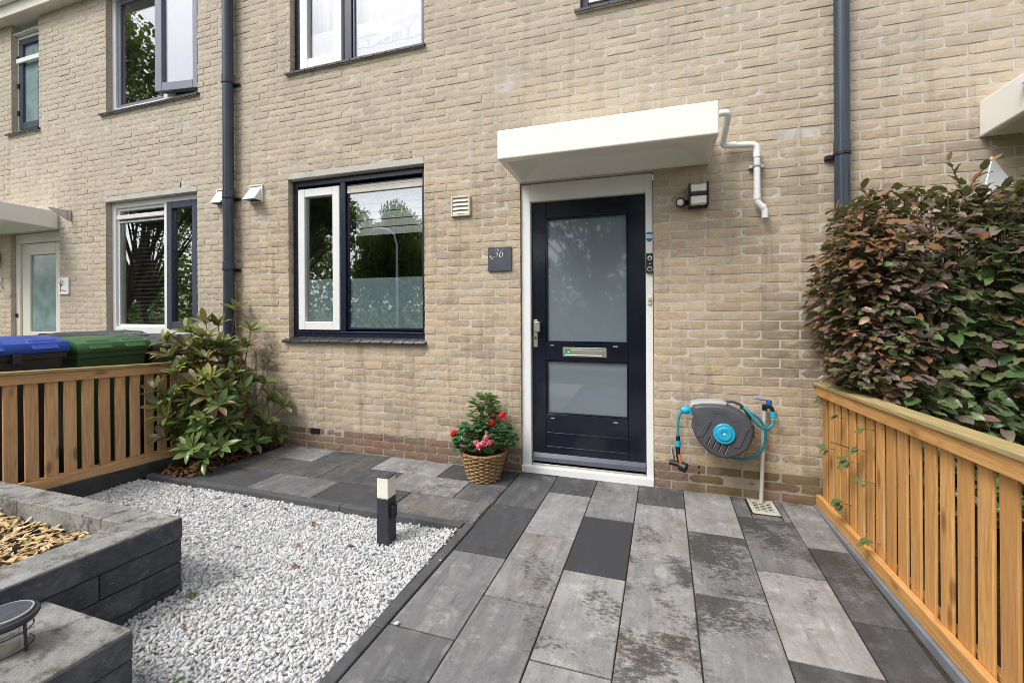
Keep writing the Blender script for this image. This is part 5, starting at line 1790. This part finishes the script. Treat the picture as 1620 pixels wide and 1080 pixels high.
# rhododendron beside the left fence
sh = thing('rhododendron_shrub', 'leafy green rhododendron shrub in the corner by the left fence', 'shrub', (-3.6, -0.45, -0.01))
TIPS = [(-3.86, -0.12, 1.32), (-3.92, -0.25, 1.17), (-3.62, -0.15, 1.12), (-3.95, -0.35, 1.19), (-3.66, -0.20, 0.97), (-3.86, -0.75, 1.04), (-3.73, -0.70, 1.01), (-3.84, -0.75, 0.93), (-3.73, -0.60, 0.92), (-3.63, -0.50, 0.99), (-3.61, -0.40, 0.90), (-3.65, -0.55, 0.78), (-3.73, -0.65, 0.84), (-3.80, -0.88, 0.67), (-3.78, -0.85, 0.53), (-3.73, -0.80, 0.60), (-3.66, -0.75, 0.68), (-3.45, -0.70, 0.60), (-3.34, -0.70, 0.53), (-3.52, -0.45, 0.69), (-3.52, -0.35, 0.73), (-3.55, -0.20, 0.65), (-3.45, -0.15, 0.62), (-3.37, -0.60, 0.35), (-3.45, -0.85, 0.21), (-3.73, -0.85, 0.28), (-3.45, -0.70, 0.27), (-3.32, -0.70, 0.19), (-3.40, -0.40, 0.24), (-3.34, -0.35, 0.14), (-3.40, -0.20, 0.15), (-3.34, -0.12, 0.13), (-3.43, -0.12, 0.46), (-3.28, -0.10, 0.40), (-3.38, -0.50, 0.15), (-3.40, -0.60, 0.51), (-3.59, -0.70, 0.46), (-3.47, -0.30, 0.44), (-3.42, -0.50, 0.48), (-3.48, -0.20, 0.27), (-3.36, -0.80, 0.13), (-3.63, -0.80, 0.41),
        (-3.55, -0.62, 0.58), (-3.6, -0.45, 0.52), (-3.66, -0.35, 0.80), (-3.5, -0.55, 0.30), (-3.62, -0.6, 0.25), (-3.7, -0.5, 0.62), (-3.75, -0.3, 0.95), (-3.55, -0.75, 0.33),
        (-3.78, -0.45, 1.06), (-3.68, -0.58, 1.08), (-3.80, -0.60, 1.12), (-3.58, -0.62, 0.90), (-3.72, -0.78, 0.80), (-3.60, -0.30, 0.88), (-3.50, -0.60, 0.74), (-3.56, -0.72, 0.70), (-3.80, -0.5, 0.9), (-3.42, -0.42, 0.60), (-3.5, -0.4, 0.18), (-3.62, -0.72, 0.56), (-3.7, -0.86, 0.45), (-3.44, -0.55, 0.40), (-3.35, -0.25, 0.30)]
sh_t = [leaf_verts(1.0, 0.37, .25, .10, 7, 1.05), leaf_verts(1.0, 0.33, .4, .22, 7, 1.05), leaf_verts(1.0, 0.38, .15, -.05, 7, 1.1), leaf_verts(1.0, .34, .5, .3, 7, 1.0)]
for k in range(34):
    z_ = random.uniform(.15, 1.05)
    w_ = .30 * (1 - abs(z_ - .5) / .9)
    TIPS.append((-3.60 - .12 * z_ + random.uniform(-w_, w_), -0.48 + random.uniform(-w_, w_ * .8), z_))
leaves = []
mb = MB()
root = np.array((-3.60, -0.42, 0.0))
for ti_, tp_ in enumerate(TIPS):
    tp_ = np.array(tp_)
    out = unit((tp_ - root) * np.array((1, 1, .55)) + np.array((0.12, -0.12, .25)))
    mid = root * .45 + tp_ * .55 + np.array((random.uniform(-.05, .05), random.uniform(-.05, .05), -0.06))
    mb.tube([root + np.array((random.uniform(-.05, .05), random.uniform(-.05, .05), 0)), mid, tp_ - out * .06, tp_], [.010, .006, .004, .0025], 6)
    nl = random.randint(8, 12)
    a0 = random.uniform(0, 6.28)
    B = basis(out, (0.3, 0.2, 1))
    old = random.random()
    for j in range(nl):
        a = a0 + j * 2.4
        tilt = random.uniform(.2, 1.0) if j > 2 else random.uniform(.9, 1.9)
        d = B[:, 0] * tilt * .75 + (B[:, 1] * math.cos(a) + B[:, 2] * math.sin(a))
        d = unit(d + np.array((0, 0, .22)))
        nr = unit(B[:, 0] * 1.0 + np.array((random.gauss(0, .35), random.gauss(-.1, .35), .7)) - d * .3)
        s = random.uniform(.095, .155)
        hgt = tp_[2]
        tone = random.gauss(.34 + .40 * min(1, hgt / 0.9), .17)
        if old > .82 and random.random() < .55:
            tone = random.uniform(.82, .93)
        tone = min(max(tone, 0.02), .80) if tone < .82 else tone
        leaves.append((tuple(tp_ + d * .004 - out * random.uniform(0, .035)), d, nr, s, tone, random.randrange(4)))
# a cluster of dry brown leaves and one yellow leaf
for j in range(5):
    d = unit((random.uniform(-.4, .4), -.5, -.8))
    leaves.append(((-3.40 + random.uniform(-.05, .03), -0.66, .48 + random.uniform(-.02, .05)), d, unit((0.3, -1, .2)), .12, .955, 3))
leaves.append(((-3.80, -0.74, 1.02), unit((.3, -.3, .7)), unit((.1, -1, .3)), .085, 1.0, 2))
mb.build('branches', 'twig', sh)
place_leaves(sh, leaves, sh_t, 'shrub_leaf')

# leaf litter under the shrub
def litter():
    V0, F0 = leaf_verts(1.0, .45, .8, .5, 4, .6, .12)
    VV, FF = [], []
    n = 240
    for i in range(n):
        x, y = random.uniform(-3.80, -3.33), random.uniform(-0.87, -0.05)
        if x > -3.42 and y > -.75:
            x -= .06
        a = random.uniform(0, 6.28)
        B = basis((math.cos(a), math.sin(a), random.uniform(-.2, .5)), (random.uniform(-.5, .5), random.uniform(-.5, .5), 1))
        VV.append((V0 * random.uniform(.05, .085)) @ B.T + np.array((x, y, random.uniform(0.0, .03))))
        FF.append(F0 + i * len(V0))
    tag(mesh_obj('leaf_litter', np_mesh('leaf_litter', np.concatenate(VV), np.concatenate(FF), True), 'dead_leaf'), 'brown fallen leaves on the soil under the shrub', 'leaf litter', kind='stuff')


litter()
lv, lf = leaf_verts(1.0, .5, .7, .4, 4, .6, .1)
for i, (x, y) in enumerate([(-2.9, -1.02), (-2.62, -1.1), (-2.98, -1.25), (-2.32, -1.05), (-1.9, -1.35), (-2.2, -1.5), (-2.55, -1.5), (-1.75, -1.55), (-1.62, -1.3), (-2.0, -1.12), (-3.2, -1.0), (-1.85, -2.0)]):
    a = random.uniform(0, 6.28)
    B = basis((math.cos(a), math.sin(a), .1), (random.uniform(-.3, .3), random.uniform(-.3, .3), 1))
    me = np_mesh('fallen_leaf', (lv * random.uniform(.034, .052)) @ B.T + np.array((x, y, -0.022)), lf, True)
    tag(mesh_obj('fallen_leaf', me, 'dead_leaf'), 'small dry brown leaf lying on the white gravel', 'leaf', 'dry leaves on the gravel')

# small green weeds growing through the gravel by the beds
for i, (x, y, s, lab) in enumerate([(-2.02, -1.86, .032, 'tiny green weed at the foot of the raised bed'), (-1.62, -2.20, .03, 'flat yellowing weed on the gravel near the lower left corner')]):
    w_ = thing('weed', lab, 'weed', (x, y, -.04))
    lf2 = []
    for j in range(7):
        a = j * .9
        lf2.append(((x + .004 * math.cos(a), y + .004 * math.sin(a), -0.025), unit((math.cos(a), math.sin(a), .7 if i == 0 else .15)), (0, 0, 1), s * random.uniform(.8, 1.2), random.uniform(.5, 1), 0))
    place_leaves(w_, lf2, [leaf_verts(1, .55, .3, .2)], 'climber_leaf')

# copper beech hedge behind the right fence
hg = thing('beech_hedge', 'copper and green beech hedge behind the right picket fence', 'hedge', (1.7, -0.4, 0))
hd_t = [leaf_verts(1.0, .62, .18, .15, 7, .9, .07), leaf_verts(1.0, .58, .30, .28, 7, .9, .09), leaf_verts(1.0, .66, .12, .06, 7, .95, .05), leaf_verts(1, .58, .48, .42, 7, .9, .11)]
HX0, HX1, HY0, HY1, HZ0, HZ1 = 0.985, 2.75, -0.64, -0.05, 0.30, 1.915
leaves = []
mb = MB()


def hedge_lim(x, y, z):
    """signed depth inside the clipped hedge, with an uneven skin"""
    b = 0.05 * math.sin(x * 7 + z * 3) + 0.035 * math.sin(z * 9 + y * 5) + 0.03 * math.sin(x * 15 + y * 11)
    left = HX0 + b + (0.10 if z < .84 else 0.0) + 0.045 * max(0, (z - 1.6) / .3) + 0.05 * max(0, (1.0 - z) / .3)
    front = HY0 + b * .9 + 0.08 * max(0, (z - 1.6) / .3)
    top = HZ1 + b * .5 - 0.055 * max(0, (1.25 - x) / .3) - 0.035 * max(0, min(1, (-.15 - y) / .45))
    return min(x - left, y - front, top - z, HY1 - y)


nleaf = 0
tries = 0
while nleaf < 8200 and tries < 160000:
    tries += 1
    face = random.random()
    if face < .34:
        x, y, z = random.uniform(.93, 1.2), random.uniform(HY0 - .03, HY1), random.uniform(HZ0, HZ1 + .04)
    elif face < .82:
        x, y, z = random.uniform(.97, 2.5), random.uniform(HY0 - .05, HY0 + .22), random.uniform(HZ0, HZ1 + .04)
    elif face < .93:
        x, y, z = random.uniform(1.0, 2.5), random.uniform(HY0, HY1), random.uniform(HZ1 - .2, HZ1 + .06)
    else:
        x, y, z = random.uniform(1.05, 2.4), random.uniform(HY0 + .1, HY1), random.uniform(HZ0, HZ1 - .1)
    dpt = hedge_lim(x, y, z)
    if dpt < 0 or (dpt > .20 and random.random() < .75):
        continue
    if z < .86 and x < 1.09:
        continue
    # outward direction of the nearest skin
    dl_, df_, dt_ = x - HX0, y - HY0, HZ1 - z
    m_ = min(dl_, df_, dt_)
    outw = np.array((-1, 0, 0) if m_ == dl_ else ((0, -1, 0) if m_ == df_ else (0, 0, 1)), float)
    yaw = random.uniform(0, 6.28)
    d = unit(outw * .75 + np.array((math.cos(yaw), math.sin(yaw), 0)) * .8 + np.array((0, 0, random.uniform(-.35, .12))))
    nr = unit(np.array((random.gauss(0, .45), random.gauss(0, .45), 1.0)) + outw * random.uniform(.1, .9))
    s = random.choice((random.uniform(.042, .062), random.uniform(.056, .086), random.uniform(.070, .098)))
    if x < 1.2:
        s *= .74
    if z > 1.72:
        s *= .8
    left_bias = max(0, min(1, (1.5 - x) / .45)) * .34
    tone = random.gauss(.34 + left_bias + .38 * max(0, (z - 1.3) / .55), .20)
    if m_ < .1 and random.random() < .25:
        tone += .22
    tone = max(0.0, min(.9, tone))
    if random.random() < .014:
        tone = random.uniform(.93, 1.0)
    leaves.append(((x, y, z), d, nr, s, tone, random.randrange(4)))
    nleaf += 1
    if random.random() < .12:
        b0 = np.array((x, y, z))
        mb.tube([b0 - outw * .18 + np.array((0, 0, -.05)), b0 - outw * .06, b0], [.004, .0025, .0015], 5)
# shoots standing out of the top
for (x, y, z, dx, dz) in [(1.55, -.45, 1.88, -.10, .16), (1.20, -.40, 1.84, -.10, .10), (1.75, -.55, 1.9, .09, .09), (1.42, -.6, 1.86, .10, .11), (1.95, -.5, 1.9, -.07, .12), (1.10, -.3, 1.80, -.09, .06), (1.65, -.62, 1.88, .04, .10)]:
    a, b = np.array((x, y, z - .1)), np.array((x + dx, y - .03, z + dz))
    m_ = (a + b) / 2 + np.array((0, 0, .02))
    mb.tube([a, m_, b], [.004, .003, .0015], 5)
    for k in range(6):
        f = .3 + .7 * k / 5
        p_ = a * (1 - f) + b * f
        sd = 1 if k % 2 else -1
        d = unit((b - a) * 2 + np.array((sd * .25, random.uniform(-.25, .1), random.uniform(-.05, .15))))
        leaves.append((tuple(p_), d, unit((random.gauss(0, .3), -.3, 1)), random.uniform(.045, .065), random.uniform(.78, .95), random.randrange(4)))
# sprigs poking through the fence slats
for (yy, zz, n_) in [(-.13, .70, 3), (-.40, .66, 4), (-.55, .46, 7), (-.25, .44, 4), (-.46, .20, 6), (-.72, .68, 2), (-.72, .42, 2), (-.78, .15, 3), (-.64, .55, 3)]:
    p0 = np.array((1.08, yy, zz))
    p1 = np.array((0.985, yy, zz + .01))
    mb.tube([p0, p1], [.002, .0012], 5)
    for k in range(n_):
        a = k / max(1, n_ - 1) * 3.0 - 1.5
        d = unit((-.55, math.sin(a) * .9, -.25 + random.uniform(-.2, .35)))
        leaves.append((tuple(p1 + np.array((random.uniform(-.01, .005), random.uniform(-.015, .015), random.uniform(-.015, .015)))), d, unit((-.7, random.uniform(-.3, .3), .8)), random.uniform(.045, .065), random.uniform(.30, .44), random.randrange(3)))
# stems
for (x, y) in [(1.22, -.35), (1.38, -.5), (1.6, -.38), (1.85, -.45), (2.1, -.4), (2.35, -.45)]:
    pts = [(x, y, -.02), (x + random.uniform(-.04, .04), y + random.uniform(-.04, .04), .5), (x + random.uniform(-.07, .07), y + random.uniform(-.05, .05), 1.1), (x + random.uniform(-.1, .1), y, 1.7)]
    mb.tube(pts, [.022, .017, .012, .005], 8)
    for k in range(16):
        f = random.uniform(.2, 1)
        z = .1 + f * 1.6
        a = random.uniform(0, 6.28)
        L = random.uniform(.15, .33)
        mb.tube([(x, y, z), (x + L * .6 * math.cos(a), y + L * .5 * math.sin(a), z + .06), (x + L * math.cos(a), y + L * .8 * math.sin(a), z + .10)], [.007, .004, .002], 5)
mb.build('stems', 'twig', hg)
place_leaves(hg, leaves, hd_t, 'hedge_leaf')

# ================================================================== FLOWER BASKET
fb = thing('wicker_basket', 'round wicker basket planter beside the front door', 'basket', (-1.235, -0.215, 0))
bx_, by_ = -1.235, -0.215
rows, stakes = 15, 22
zt_ = 0.215


def brad(z):
    return 0.112 + 0.058 * (z / zt_) ** 1.1


for r in range(rows):
    z = 0.008 + r * (zt_ - .012) / (rows - 1)
    pts = []
    seg = stakes * 3
    for k in range(seg + 1):
        a = 2 * math.pi * k / seg
        rad = brad(z) + 0.0085 * math.sin(stakes / 2 * a + math.pi * (r % 2)) + random.uniform(-.0008, .0008)
        pts.append((bx_ + rad * math.cos(a), by_ + rad * math.sin(a), z + 0.0014 * math.sin(stakes / 2 * a + r)))
    MB().tube(pts, 0.0068 + random.uniform(-.0008, .0006), 6, False).build('weaving_rod', 'wicker', fb, smooth=True)
for k in range(stakes):
    a = 2 * math.pi * (k + .5) / stakes
    MB().tube([(bx_ + brad(0) * math.cos(a), by_ + brad(0) * math.sin(a), 0.002), (bx_ + brad(zt_) * math.cos(a), by_ + brad(zt_) * math.sin(a), zt_)], 0.0038, 6).build('stake', 'wicker', fb, smooth=True)
for ph in (0, 1, 2):
    pts = []
    for k in range(73):
        a = 2 * math.pi * k / 72
        rad = brad(zt_) + 0.006 * math.cos(a * 13 + ph * 2.1)
        pts.append((bx_ + rad * math.cos(a), by_ + rad * math.sin(a), zt_ + 0.006 * math.sin(a * 13 + ph * 2.1)))
    MB().tube(pts, 0.0050, 6, False).build('rim', 'wicker', fb, smooth=True)
MB().lathe([(0.0, 0.004), (0.098, 0.004), (0.145, 0.195), (0.0, 0.20)], (bx_, by_, 0), 'Z', 28).build('potting_soil', 'soil', fb, smooth=True)

pt = thing('potted_flowers', 'red and pink flowering plants growing out of the wicker basket', 'plant', (-1.235, -0.215, 0.2))


def round_leaf():
    V = [(0.0, 0.0, 0.0)]
    n = 14
    for k in range(n):
        a = 2 * math.pi * k / n
        r = (1 + 0.10 * math.cos(a * 7)) * (0.25 if k == 7 else 1)
        V.append((0.5 + .5 * r * math.cos(a), .5 * r * math.sin(a), 0.16 * r * r + .03 * math.cos(a * 7)))
    V[0] = (0.45, 0, 0)
    return V, [(0, 1 + k, 1 + (k + 1) % n) for k in range(n)]


rv, rf = round_leaf()
rv = np.array(rv)
rf4 = np.array(rf)
lf_g = []
mb = MB()
for (cxx, cyy, czz, rr, cnt) in [(-1.345, -.29, .30, .085, 80), (-1.31, -.25, .37, .085, 60), (-1.09, -.21, .33, .09, 80), (-1.12, -.19, .38, .075, 40), (-1.24, -.17, .33, .11, 60)]:
    for j in range(cnt):
        dv = unit((random.gauss(0, 1), random.gauss(-.35, 1), random.gauss(.35, .8)))
        p_ = np.array((cxx, cyy, czz)) + dv * rr * random.uniform(.55, 1.0)
        lf_g.append((tuple(p_), unit(dv * np.array((1, 1, .2)) + np.array((0, 0, -.25))), unit(dv + np.array((0, -.3, .9))), random.uniform(.035, .058), random.random(), 0))
        if j % 4 == 0:
            mb.tube([(bx_ + (cxx - bx_) * .3, by_ + .3 * (cyy - by_), .2), tuple(p_)], .0015, 5)
place_leaves(pt, lf_g, [(rv, rf4)], 'geranium_leaf', rest='geranium_foliage')
# upright climber on a cane
lf_c = []
for j in range(300):
    z = random.uniform(.34, .63)
    r = .135 * math.sqrt(max(0.02, 1 - ((z - .47) / .17) ** 2))
    a = random.uniform(0, 6.28)
    dv = np.array((math.cos(a), math.sin(a), random.uniform(.1, .9)))
    r *= random.uniform(.05, .75)
    p_ = np.array((-1.235 + r * math.cos(a), -.185 + r * math.sin(a), z))
    lf_c.append((tuple(p_), unit(dv), unit((math.cos(a) * .2, -.4, 1)), random.uniform(.042, .066), random.random(), 0))
for j in range(46):   # grassy tuft of the pinks
    a = random.uniform(3.3, 6.2)
    lf_c.append(((-1.175 + random.uniform(-.05, .05), -.30 + random.uniform(-.03, .03), .225), unit((math.cos(a) * .6, math.sin(a) * .5, 1)), unit((0, -1, .5)), random.uniform(.05, .085), random.uniform(0, .4), 1))
place_leaves(pt, lf_c, [leaf_verts(1, .42, .3, .25), leaf_verts(1, .07, .4, .4)], 'climber_leaf', rest='climber_foliage')
mb.tube([(-1.245, -.255, .21), (-1.262, -.262, .52)], .0035, 6)
mb.build('stems', 'cane', pt)


def flower(c, r, mat, petals, ruff=.25):
    m = MB()
    for k in range(petals):
        dv = unit((random.gauss(0, 1), random.gauss(-.8, .7), random.gauss(.5, .8)))
        p_ = np.array(c) + dv * r * .55
        B = basis(unit(np.cross(dv, (0.2, .4, .9)) + dv * ruff), dv)
        s = r * random.uniform(.55, .9)
        q = np.array([(-.1, -.2, 0), (.5, -.5, .12), (1.0, -.25, .2), (1.0, .25, .2), (.5, .5, .12), (-.1, .2, 0)]) * s
        m.add([tuple(v) for v in (q @ B.T + p_)], [(0, 1, 2, 3, 4, 5)])
    return m.build('flower', mat, pt)


for c in [(-1.07, -.22, .495), (-1.145, -.25, .435), (-1.425, -.33, .355)]:
    flower(c, .028, 'petal_red', 34)
for c in [(-1.135, -.335, .315), (-1.18, -.345, .305), (-1.21, -.35, .29), (-1.24, -.335, .30), (-1.16, -.33, .345)]:
    flower(c, .025, 'petal_pink', 36)
flower((-1.145, -.215, .475), .030, 'petal_magenta', 12, .8)
flower((-1.185, -.18, .60), .016, 'petal_magenta', 8, .8)
flower((-1.345, -.22, .545), .025, 'petal_pale', 12, .6)

# ================================================================== ACROSS THE STREET (seen mirrored in the windows)
def tree(label, x, y, h, r, n, trunk_h, droop=0.0, seed=1):
    rr = np.random.default_rng(seed)
    t_ = thing('street_tree', label, 'tree', (x, y, -.1), 'trees across the street')
    m = MB()
    m.tube([(x, y, -.15), (x + .1, y, trunk_h * .5), (x, y + .1, trunk_h), (x - .1, y, h * .8)], [.22, .17, .14, .04], 9)
    cl_ = []
    for k in range(22):
        a, e = rr.uniform(0, 6.28), rr.uniform(-.5, 1.2)
        rad = rr.uniform(.45, .95)
        c_ = np.array((x + r * rad * math.cos(a) * math.cos(e), y + r * rad * math.sin(a) * math.cos(e), trunk_h + (h - trunk_h) * (.5 + .45 * math.sin(e) * rad)))
        cl_.append((c_, rr.uniform(.22, .42) * r))
        m.tube([(x, y, trunk_h + .3 * rr.uniform(0, 1)), tuple((c_ + np.array((x, y, trunk_h))) / 2 + np.array((0, 0, .3))), tuple(c_)], [.09, .05, .015], 6)
    m.build('trunk', 'bark', t_, smooth=True)
    ci = rr.integers(0, len(cl_), n)
    C = np.array([c_[0] for c_ in cl_])[ci]
    Rr = np.array([c_[1] for c_ in cl_])[ci]
    dv = rr.normal(size=(n, 3))
    dv /= np.linalg.norm(dv, axis=1)[:, None]
    P = C + dv * (Rr * rr.uniform(.3, 1.05, n) ** .6)[:, None]
    if droop:
        P[:, 2] -= droop * rr.uniform(0, 1, n) ** 2 * 2.0
    s = rr.uniform(.11, .23, n)
    a = rr.normal(size=(n, 3))
    a /= np.linalg.norm(a, axis=1)[:, None]
    if droop:
        a = a * .4 + np.array((0, 0, -1))
    b = np.cross(a, rr.normal(size=(n, 3)))
    b /= np.linalg.norm(b, axis=1)[:, None]
    L, Wd = s[:, None], (s * (.25 if droop else .55))[:, None]
    V = np.stack([P, P + a * L * .5 + b * Wd, P + a * L, P + a * L * .5 - b * Wd], 1).reshape(-1, 3)
    me = np_mesh('crown', V, np.arange(4 * n).reshape(-1, 4))
    face_tone(me, rr.uniform(0, 1, n))
    mesh_obj('crown', me, 'tree_leaf', t_)


tree('weeping willow across the street, mirrored in the living room window', -12.7, -16.5, 7.6, 2.2, 22000, 1.2, .9, 3)
tree('round tree across the street, mirrored in the white sash', -18.4, -15.2, 10.0, 3.4, 20000, 2.6, 0, 5)
tree('tall tree down the street, mirrored in the neighbour\'s windows', -29.0, -14.5, 15.5, 5.4, 26000, 1.4, 0, 8)
tree('second tall tree down the street on the left', -21.9, -9.3, 14.8, 4.6, 40000, 1.2, 0, 9)
tree('broad tree opposite the front door, mirrored faintly in the door glass', -2.6, -17.0, 9.5, 3.6, 22000, 1.5, 0, 12)
tree('slim tree opposite the right house', 5.5, -18.0, 8.5, 2.6, 9000, 2.4, 0, 15)


def treeline():
    n = 34000
    X = RNG.uniform(-60, 30, n)
    top = 5.2 + 1.0 * np.sin(X * .45) + .8 * np.sin(X * 1.3 + 1) + .4 * np.sin(X * 3.7)
    Z = RNG.uniform(0, 1, n) ** .7 * top - .1
    Y = -23 + RNG.uniform(-1.2, 1.2, n)
    P = np.stack([X, Y, Z], 1)
    a = RNG.normal(size=(n, 3))
    a /= np.linalg.norm(a, axis=1)[:, None]
    b = np.cross(a, RNG.normal(size=(n, 3)))
    b /= np.linalg.norm(b, axis=1)[:, None]
    s = RNG.uniform(.2, .38, n)[:, None]
    V = np.stack([P, P + a * s * .5 + b * s * .5, P + a * s, P + a * s * .5 - b * s * .5], 1).reshape(-1, 3)
    me = np_mesh('far_thicket', V, np.arange(4 * n).reshape(-1, 4))
    face_tone(me, RNG.uniform(0, .8, n))
    tag(mesh_obj('far_thicket', me, 'tree_leaf'), 'dark far thicket beyond the street, mirrored in the windows', 'thicket', kind='stuff')


treeline()
sl = thing('street_lamp', 'curved street lamp post across the road, mirrored in the window', 'street lamp', (-10.9, -12.6, -.1))
MB().tube([(-10.9, -13.4, -.12), (-10.9, -13.4, 4.2), (-11.05, -13.4, 4.7), (-11.4, -13.4, 4.95), (-11.8, -13.4, 5.0)], [.07, .05, .045, .04, .04], 10).build('post', 'zinc', sl, smooth=True)
MB().hexa([(-12.2, -13.48, 4.94), (-11.75, -13.48, 4.94), (-11.75, -13.32, 4.94), (-12.2, -13.32, 4.94), (-12.15, -13.46, 5.05), (-11.75, -13.44, 5.05), (-11.75, -13.36, 5.05), (-12.15, -13.34, 5.05)]).build('lamp_head', 'zinc', sl, 0.01)
